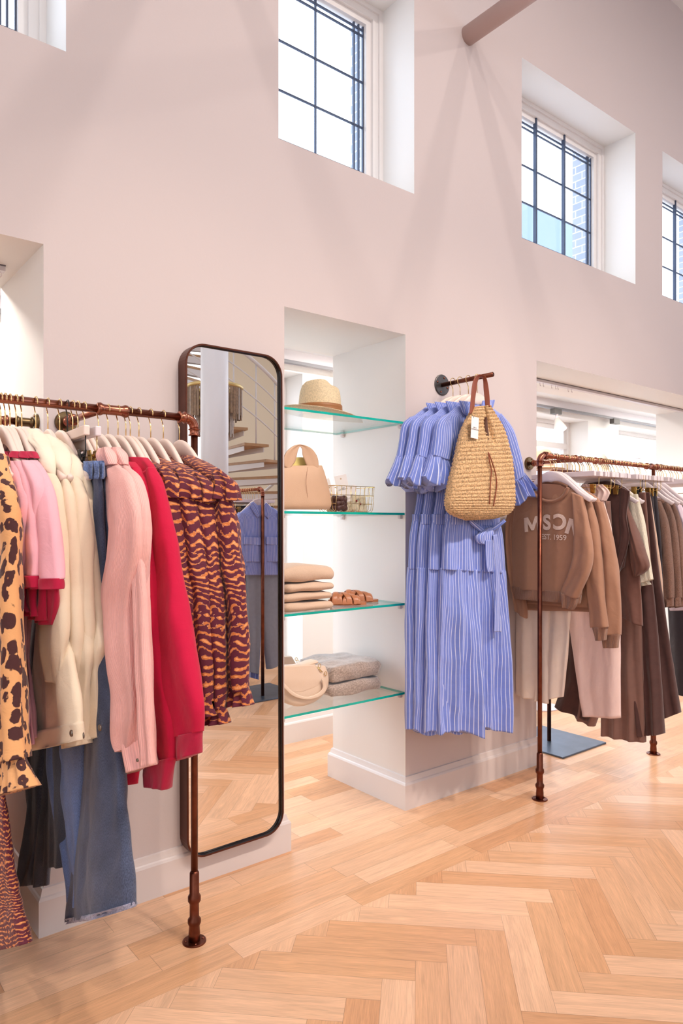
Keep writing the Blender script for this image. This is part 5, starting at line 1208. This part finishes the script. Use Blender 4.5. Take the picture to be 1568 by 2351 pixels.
# chest print laid onto the knit surface
bvh = BVHTree.FromPolygons([g.t.matrix_basis @ v.co for v in body.data.vertices], [p.vertices[:] for p in body.data.polygons])
bvs = BVHTree.FromPolygons([g.t.matrix_basis @ v.co for v in g.t.children[2].data.vertices], [p.vertices[:] for p in g.t.children[2].data.polygons])
PRINT = mat('cracked pale print', (226, 200, 186), .8, var=.10, vscale=240)
GLYPH = {'M': [(0,0),(0,1),(.29,1),(.5,.42),(.71,1),(1,1),(1,0),(.76,0),(.76,.60),(.57,.06),(.43,.06),(.24,.60),(.24,0)],
         'N': [(0,0),(0,1),(.30,1),(.72,.36),(.72,1),(1,1),(1,0),(.70,0),(.28,.64),(.28,0)]}
def chest(ch, px, py, size, rot, flip=False, bold=.02):
    c = onX(px, py, g.val-.06); cu = bpy.data.curves.new('t', 'FONT'); cu.body = ch; cu.size = size; cu.align_x = 'CENTER'; cu.align_y = 'CENTER'; cu.offset = bold*size
    o = bpy.data.objects.new('tmp', cu); COL.objects.link(o); dg = bpy.context.evaluated_depsgraph_get()
    me = bpy.data.meshes.new_from_object(o.evaluated_get(dg)); bpy.data.objects.remove(o); bm = bmesh.new()
    if ch in GLYPH: bm.faces.new([bm.verts.new(((x-.5)*size*(.95 if ch == 'M' else .70), (y-.5)*size*.74, 0)) for x, y in GLYPH[ch]])
    else: bm.from_mesh(me)
    bmesh.ops.triangulate(bm, faces=bm.faces[:])
    xs = [v.co.x for v in bm.verts]; ys = [v.co.y for v in bm.verts]; st = .006
    for ax, lo, hi in ((0, min(xs), max(xs)), (1, min(ys), max(ys))):
        k = lo+st
        while k < hi:
            co = [0,0,0]; no = [0,0,0]; co[ax] = k; no[ax] = 1
            bmesh.ops.bisect_plane(bm, geom=bm.verts[:]+bm.edges[:]+bm.faces[:], plane_co=co, plane_no=no); k += st
    Rm = Matrix.Translation(c) @ MT @ Matrix.Rotation(rot, 4, 'Z') @ (Matrix.Scale(-1, 4, (1,0,0)) if flip else Matrix.Identity(4))
    for v in bm.verts:
        p = Rm @ v.co; x = 9
        for tree in (bvh, bvs):
            h = tree.ray_cast(Vector((p.x-.1, p.y, p.z)), Vector((1,0,0)))
            if h[0] is not None: x = min(x, h[0].x)
        if x == 9: x = g.val-.025
        v.co = Vector((x-.0035, p.y, p.z))
    return obj('printed_text', bm, PRINT, g.t)
chest('M', 1214, 1203, .096, .12); chest('S', 1246, 1201, .098, .03, bold=.04); chest('C', 1276, 1200, .098, -.02, flip=True, bold=.04); chest('N', 1306, 1212, .100, -.34)
chest('EST. 1959', 1261, 1234, .035, -.03)
text_mesh('neck_label', 'MSCH', .009, Matrix.Translation(a0) @ MT, CARD, g.t)
for hp, nm in ((1265, 'outermost'), (1270, 'second'), (1275, 'third')):
    put_hanger('white', hx2(hp)+(.0 if hp == 1265 else .012), RY2, 'white hanger of the %s taupe sweatshirt' % nm, tilt=math.radians((hp % 3)*2-2))
g = G2('sweatshirt', 'taupe sweatshirt second on the right rack, one sleeve hanging past the printed one', 'sweatshirt', 1283, sg)
g.part('body', [(1222,1114),(1196,1150),(1190,1280),(1190,1384)], [(1320,1118),(1350,1146),(1358,1240),(1352,1395)], TAUPE, hd=.02, rows=50, wr=.004)
g.part('sleeve', [(1340,1140),(1346,1200),(1346,1280),(1350,1360),(1358,1440)], [(1354,1146),(1372,1210),(1382,1290),(1388,1370),(1396,1440)], TAUPE, d=-.014, hd=[.014,.026,.03,.03,.026], rows=50, folds=[(1,.002,.006,2)], wr=.006)
g.part('cuff', [(1360,1440),(1365,1456),(1368,1470)], [(1394,1438),(1392,1456),(1391,1470)], RIBT, d=-.014, hd=.022, rows=10, wr=.001)
g = G2('sweatshirt', 'taupe sweatshirt third on the right rack with its cuff hanging lowest', 'sweatshirt', 1296, sg)
g.part('body', [(1240,1114),(1214,1150),(1200,1280),(1200,1400)], [(1340,1122),(1380,1154),(1394,1240),(1396,1405)], TAUPE, hd=.02, rows=50, wr=.004)
g.part('sleeve', [(1364,1150),(1372,1200),(1378,1280),(1380,1360),(1382,1456)], [(1382,1152),(1402,1220),(1416,1300),(1424,1380),(1424,1458)], TAUPE, d=-.014, hd=[.014,.026,.03,.03,.026], rows=50, folds=[(1,.002,.006,5)], wr=.006)
g.part('cuff', [(1382,1456),(1384,1474),(1387,1487)], [(1424,1456),(1421,1472),(1419,1487)], RIBT, d=-.014, hd=.022, rows=10, wr=.001)
# cream trousers
g = G2('trousers', 'wide cream trousers hanging behind the striped dress hem and post', 'trousers', 1302)
g.part('leg', [(1190,1140),(1186,1300),(1184,1480),(1184,1594)], [(1270,1140),(1268,1300),(1262,1480),(1262,1615)], CRM, hd=.020, rows=60, cols=34, folds=[(1.6,.002,.012,1)], wr=.004)
g.part('leg', [(1244,1140),(1240,1300),(1236,1480),(1230,1610)], [(1330,1140),(1312,1360),(1304,1480),(1292,1600)], CRM, d=.014, hd=.020, rows=60, cols=34, folds=[(1.6,.002,.012,3)], wr=.004)
put_hanger('clip', hx2(1302), RY2, 'white clip hanger of the wide cream trousers')
g = G2('trousers', 'blush cream trousers with a gathered paperbag waist beside the brown vest', 'trousers', 1330)
g.part('leg', [(1290,1150),(1296,1300),(1304,1410),(1322,1530),(1340,1644)], [(1386,1148),(1404,1210),(1414,1300),(1424,1420),(1425,1648)], BLUSH, hd=.024, rows=70, cols=40, folds=[(1.2,.003,.010,2)], wr=.004)
g.part('waist_frill', [(1340,1112),(1342,1124),(1344,1148)], [(1384,1112),(1400,1130),(1392,1150)], BLUSH, d=-.006, hd=[.020,.012,.018], rows=16, cols=60, folds=[(5,.006,.002,1)], wr=.003)
put_hanger('clip', hx2(1330), RY2, 'white clip hanger of the blush trousers')
put_hanger('clip', hx2(1337), RY2, 'white clip hanger right behind the blush trousers', tilt=math.radians(2))
# dark and brown pieces
g = G2('trousers', 'very dark brown wide trousers showing low between the cream pairs', 'trousers', 1344)
g.part('leg', [(1300,1150),(1302,1300),(1300,1450),(1290,1560),(1273,1622)], [(1390,1150),(1400,1300),(1405,1450),(1400,1560),(1350,1654)], DBROWN, hd=.022, rows=60, cols=34, folds=[(1.4,.002,.012,1)], wr=.004)
g = G2('skirt', 'taupe midi skirt whose hem shows lowest on the right rack', 'skirt', 1350)
g.part('skirt_body', [(1300,1150),(1310,1400),(1318,1560),(1320,1644)], [(1400,1150),(1410,1400),(1400,1560),(1365,1668)], TSKIRT, hd=.03, rows=50, cols=40, folds=[(2,.002,.010,1)])
g = G2('vest', 'sleeveless dark brown vest beside the cream trousers', 'vest', 1362)
g.part('body', [(1350,1110),(1356,1180),(1370,1240),(1376,1300),(1400,1330)], [(1398,1104),(1444,1128),(1438,1180),(1442,1230),(1432,1300)], DBROWN, hd=.018, rows=50, cols=30, wr=.004)
g.part('front_edge', [(1420,1116),(1420,1180),(1418,1240),(1414,1320)], [(1446,1128),(1438,1184),(1444,1240),(1420,1316)], DBROWN, d=-.016, hd=.007, rows=40)
put_hanger('clip', hx2(1355), RY2, 'white clip hanger beside the dark brown vest')
g = G2('blouse', 'brown short-sleeved blouse bulging out behind the dark vest', 'blouse', 1374)
g.part('body', [(1380,1120),(1392,1240),(1400,1310),(1410,1370),(1420,1412)], [(1434,1130),(1450,1200),(1466,1300),(1470,1360),(1474,1438)], MBROWN, hd=.020, rows=50, cols=34, folds=[(1.2,.002,.010,3)], wr=.006)
g.part('sleeve', [(1426,1150),(1438,1200),(1448,1250),(1452,1300),(1458,1324)], [(1440,1160),(1462,1220),(1480,1270),(1489,1302),(1470,1320)], MBROWN, d=-.016, hd=[.014,.03,.034,.03,.018], rows=40, wr=.008)
put_hanger('white', hx2(1374), RY2, 'white hanger of the brown blouse')
g = G2('sweater', 'cream ribbed knit sweater between the brown blouse and beige trousers', 'sweater', 1388)
g.part('body', [(1400,1126),(1420,1200),(1430,1300),(1440,1380)], [(1450,1130),(1468,1160),(1476,1240),(1470,1360)], KNIT, hd=.018, rows=50, wr=.004)
g.part('sleeve', [(1440,1138),(1450,1200),(1458,1280),(1470,1340)], [(1464,1134),(1480,1200),(1490,1270),(1499,1330)], KNIT, d=-.014, hd=[.014,.026,.028,.024], rows=50, wr=.005)
g.part('rear_sleeve', [(1440,1240),(1452,1320),(1470,1346)], [(1462,1240),(1478,1310),(1494,1342)], KNIT, d=-.004, hd=[.02,.024,.016], rows=30)
put_hanger('white', hx2(1388), RY2, 'white hanger of the cream knit sweater')
g = G2('skirt', 'long dark brown skirt, the widest dark piece on the right rack', 'skirt', 1398)
g.part('skirt_body', [(1398,1140),(1406,1300),(1416,1450),(1434,1580),(1455,1690)], [(1466,1140),(1492,1300),(1508,1450),(1518,1580),(1524,1684)], DBROWN, hd=[.012,.02,.03,.04], rows=80, cols=50, folds=[(2,.002,.014,1),(4,.001,.006,2)], wr=.005)
put_hanger('clip', hx2(1398), RY2, 'white clip hanger of the long dark brown skirt')
g = G2('skirt', 'taupe flared skirt peeping out under the long dark brown skirt', 'skirt', 1392)
g.part('skirt_body', [(1380,1300),(1382,1500),(1382,1600),(1382,1686)], [(1470,1300),(1476,1500),(1480,1600),(1482,1704)], TSKIRT, hd=[.02,.03,.036,.04], rows=50, cols=50, folds=[(3,.002,.012,1)])
g = G2('trousers', 'mid brown trousers with a narrow strip showing left of the beige pair', 'trousers', 1410)
g.part('leg', [(1420,1134),(1430,1300),(1450,1560)], [(1482,1130),(1496,1300),(1512,1560)], MBROWN, hd=.014, rows=50)
put_hanger('clip', hx2(1410), RY2, 'white clip hanger of the mid brown trousers')
g = G2('skirt', 'second dark brown skirt reaching low at the right edge', 'skirt', 1420)
g.part('skirt_body', [(1430,1130),(1440,1300),(1470,1500),(1500,1660)], [(1492,1130),(1512,1300),(1538,1480),(1561,1636)], DBROWN, hd=[.012,.02,.03,.04], rows=70, cols=50, folds=[(2,.002,.012,4)], wr=.005)
put_hanger('clipblack', hx2(1403), RY2, 'clip hanger with a dark blue-black hook in the middle of the right rack')
g = G2('trousers', 'beige trousers forming a pale stripe between the brown and black pieces', 'trousers', 1430)
g.part('leg', [(1440,1136),(1452,1280),(1480,1480),(1510,1580)], [(1492,1132),(1514,1270),(1530,1440),(1546,1580)], BEIGEF, hd=.016, rows=60, folds=[(1,.002,.006,1)], wr=.004)
g.part('waistband', [(1440,1132),(1442,1158)], [(1490,1130),(1496,1160)], BEIGEF, d=-.002, hd=.017, rows=8)
put_hanger('clip', hx2(1430), RY2, 'white clip hanger of the beige trousers')
for k, px in enumerate((1438, 1446)):
    g = G2('trousers', ('black' if k == 0 else 'charcoal')+' narrow trousers hanging directly after the beige pair'+('' if k == 0 else ', next to the boucle cardigans'), 'trousers', px)
    g.part('leg', [(1450+k*8,1130),(1460+k*8,1300),(1480,1480)], [(1498+k*9,1130),(1510+k*9,1260),(1520+k*7,1440)], BLACKF, hd=.014, rows=50)
    put_hanger('clip', hx2(px), RY2, 'white clip hanger of the %s narrow trousers' % ('black', 'charcoal')[k])
for k, px in enumerate((1458, 1472, 1484)):
    g = G2('cardigan', 'brown boucle cardigan, %s of three on the right rack' % ('leftmost', 'middle', 'rightmost')[k], 'cardigan', px, 'boucle cardigans on the right rack'); s = k*17
    if k == 2: s = 30
    g.part('body', [(1460+s,1140),(1466+s,1260),(1470+s,1360)], [(1512+s,1150),(1526+s,1240),(1528+s,1380-k*10)], BOUC, hd=.022, rows=50, wr=.004)
    g.part('sleeve', [(1500+s,1160),(1506+s,1250),(1512+s,1330),(1518+s,1380)], [(1516+s,1150),(1534+s,1200),(1544+s,1300),(1546+s,1372)], BOUC, d=-.016, hd=[.016,.028,.032,.028], rows=50, wr=.006, folds=[(1,.002,.006,k)])
    g.part('cuff', [(1519+s,1378),(1521+s,1396)], [(1545+s,1370),(1545+s,1392)], BOUC, d=-.016, hd=.022, rows=8)
    put_hanger('white', hx2(px), RY2, 'white hanger of the %s boucle cardigan' % ('leftmost', 'middle', 'rightmost')[k])
g = G2('shirt', 'pale lilac shirt at the right edge of the photo beyond the cardigans', 'shirt', 1500)
g.part('body', [(1490,1122),(1506,1240),(1520,1340),(1538,1402)], [(1530,1126),(1568,1170),(1596,1260),(1600,1400)], LILAC, hd=.020, rows=50, wr=.005, folds=[(1.2,.003,.008,1)])
g.part('sleeve', [(1544,1150),(1560,1240),(1570,1360)], [(1560,1150),(1596,1240),(1610,1360)], LILAC, d=-.014, hd=[.014,.026,.026], rows=40, wr=.005)
put_hanger('white', hx2(1500), RY2, 'white hanger of the pale lilac shirt')
g = G2('trousers', 'charcoal wide trousers at the right edge hung from gold clips', 'trousers', 1530)
g.part('leg', [(1520,1150),(1528,1300),(1536,1450),(1544,1590)], [(1590,1140),(1610,1300),(1620,1450),(1630,1610)], BLACKF, hd=.022, rows=50, folds=[(1.2,.002,.010,1)])
put_hanger('clip', hx2(1530), RY2, 'white clip hanger with gold clips at the right edge of the photo')
# extra hangers crowding the rail
c3 = [55,120,180,220,275,325,375,395,420,465,490,560,605,700,750,790,845,890,965,1025,1250,1275,1300,1320,1410,1440,1480,1510,1560,1600]
for k, c in enumerate(c3):
    px = 1280+.1837*c; kind = 'bar'
    put_hanger(kind, hx2(px)+.004, RY2, 'white hanger packed among the clothes on the right rack', tilt=math.radians((k*5 % 7)-3), group='hangers crowding the right rack')

# ---------------- clothes on the rack behind the camera, seen in the mirror
YS = .005
def MP(P, y=YS): return [seen(px, py, y) for px, py in P]
t = thing('shirt', 'blue striped boxy shirt with flap pockets reflected in the mirror', 'shirt', (MX, YS, 0))
def mloft(name, L, R, m, y=YS, parent=t, **kw):
    kw.setdefault('folds', [(1.3,.002,.005,len(name))]); return loft(name, MP(L, y), MP(R, y), m, parent, n=(0,1,0), **kw)
mloft('body', [(572,1160),(552,1176),(540,1200),(548,1260),(556,1320)], [(616,1160),(640,1176),(652,1200),(644,1260),(640,1320)], BLUE, hd=[.014,.024,.03,.034,.036], rows=50, cols=40, folds=[(2,.002,.006,1)])
mloft('sleeve', [(548,1176),(534,1210),(538,1260),(548,1300)], [(562,1178),(560,1220),(562,1260),(566,1300)], BLUE, y=YS+.01, hd=.03, rows=30)
mloft('sleeve', [(632,1178),(634,1220),(636,1260),(634,1300)], [(648,1176),(664,1210),(660,1260),(652,1300)], BLUE, y=YS+.01, hd=.03, rows=30)
for L, R in (([(574,1156),(580,1172),(592,1190)], [(582,1152),(592,1162),(598,1182)]), ([(610,1154),(604,1166),(606,1182)], [(616,1158),(624,1172),(616,1192)])):
    mloft('collar_point', L, R, BLUE, y=YS+.034, hd=.006, rows=12, cols=10)
for x0, x1 in ((558, 599), (610, 646)):
    mloft('pocket', [(x0,1246),(x0+1,1290)], [(x1,1248),(x1,1290)], BLUE, y=YS+.036, hd=.006, rows=10, cols=14)
    mloft('pocket_flap', [(x0-1,1232),(x0-1,1250)], [(x1+1,1234),(x1+1,1252)], BLUEX, y=YS+.042, hd=.006, rows=8, cols=14)
put_hanger('white', MX, YS, 'white hanger holding the reflected blue striped shirt', rz=math.radians(90), rail_z=1.575)
t2 = thing('trousers', 'grey pleated trousers hanging under the reflected striped shirt', 'trousers', (MX, -.03, 0))
mloft('leg', [(566,1310),(566,1400),(564,1480),(563,1540)], [(602,1310),(600,1400),(596,1480),(594,1548)], GREYT, y=-.03, parent=t2, hd=.03, rows=50, folds=[(1.2,.003,.010,1)])
mloft('leg', [(596,1310),(600,1400),(606,1480),(612,1536)], [(650,1310),(652,1400),(650,1480),(648,1524)], GREYT, y=-.03, parent=t2, hd=.03, rows=50, folds=[(1.2,.003,.010,4)])
t3 = thing('dress', 'blue striped dress whose hem shows under the reflected grey trousers', 'dress', (MX, -.075, 0))
mloft('skirt', [(566,1330),(565,1450),(564,1552)], [(600,1330),(598,1450),(592,1560)], BLUE, y=-.075, parent=t3, hd=.03, rows=40, cols=40, folds=[(3,.003,.010,1)])
for k in range(16):
    y = MY_-.115-.034*k
    if k % 4 == 1:
        tt_ = thing('trousers', 'dark or grey trousers packed on the rack seen in the mirror', 'trousers', (MX, y, 0), 'clothes packed on the reflected rack')
        bm = loft_bm([(MX-.2,y,1.45),(MX-.22,y,1.0),(MX-.2,y,.62)], [(MX+.2,y,1.45),(MX+.22,y,1.0),(MX+.2,y,.62)], n=(0,1,0), hd=.014, rows=30, folds=[(2,.002,.008,k)], seed=k)
        obj('leg', bm, (BLACKF, GREYT)[k//4 % 2], tt_, True)
    put_hanger('clip', MX, y, 'white clip hanger packed on the rack seen in the mirror', rz=math.radians(90+(k*5 % 5)-2), rail_z=1.575, group='hangers on the reflected rack')
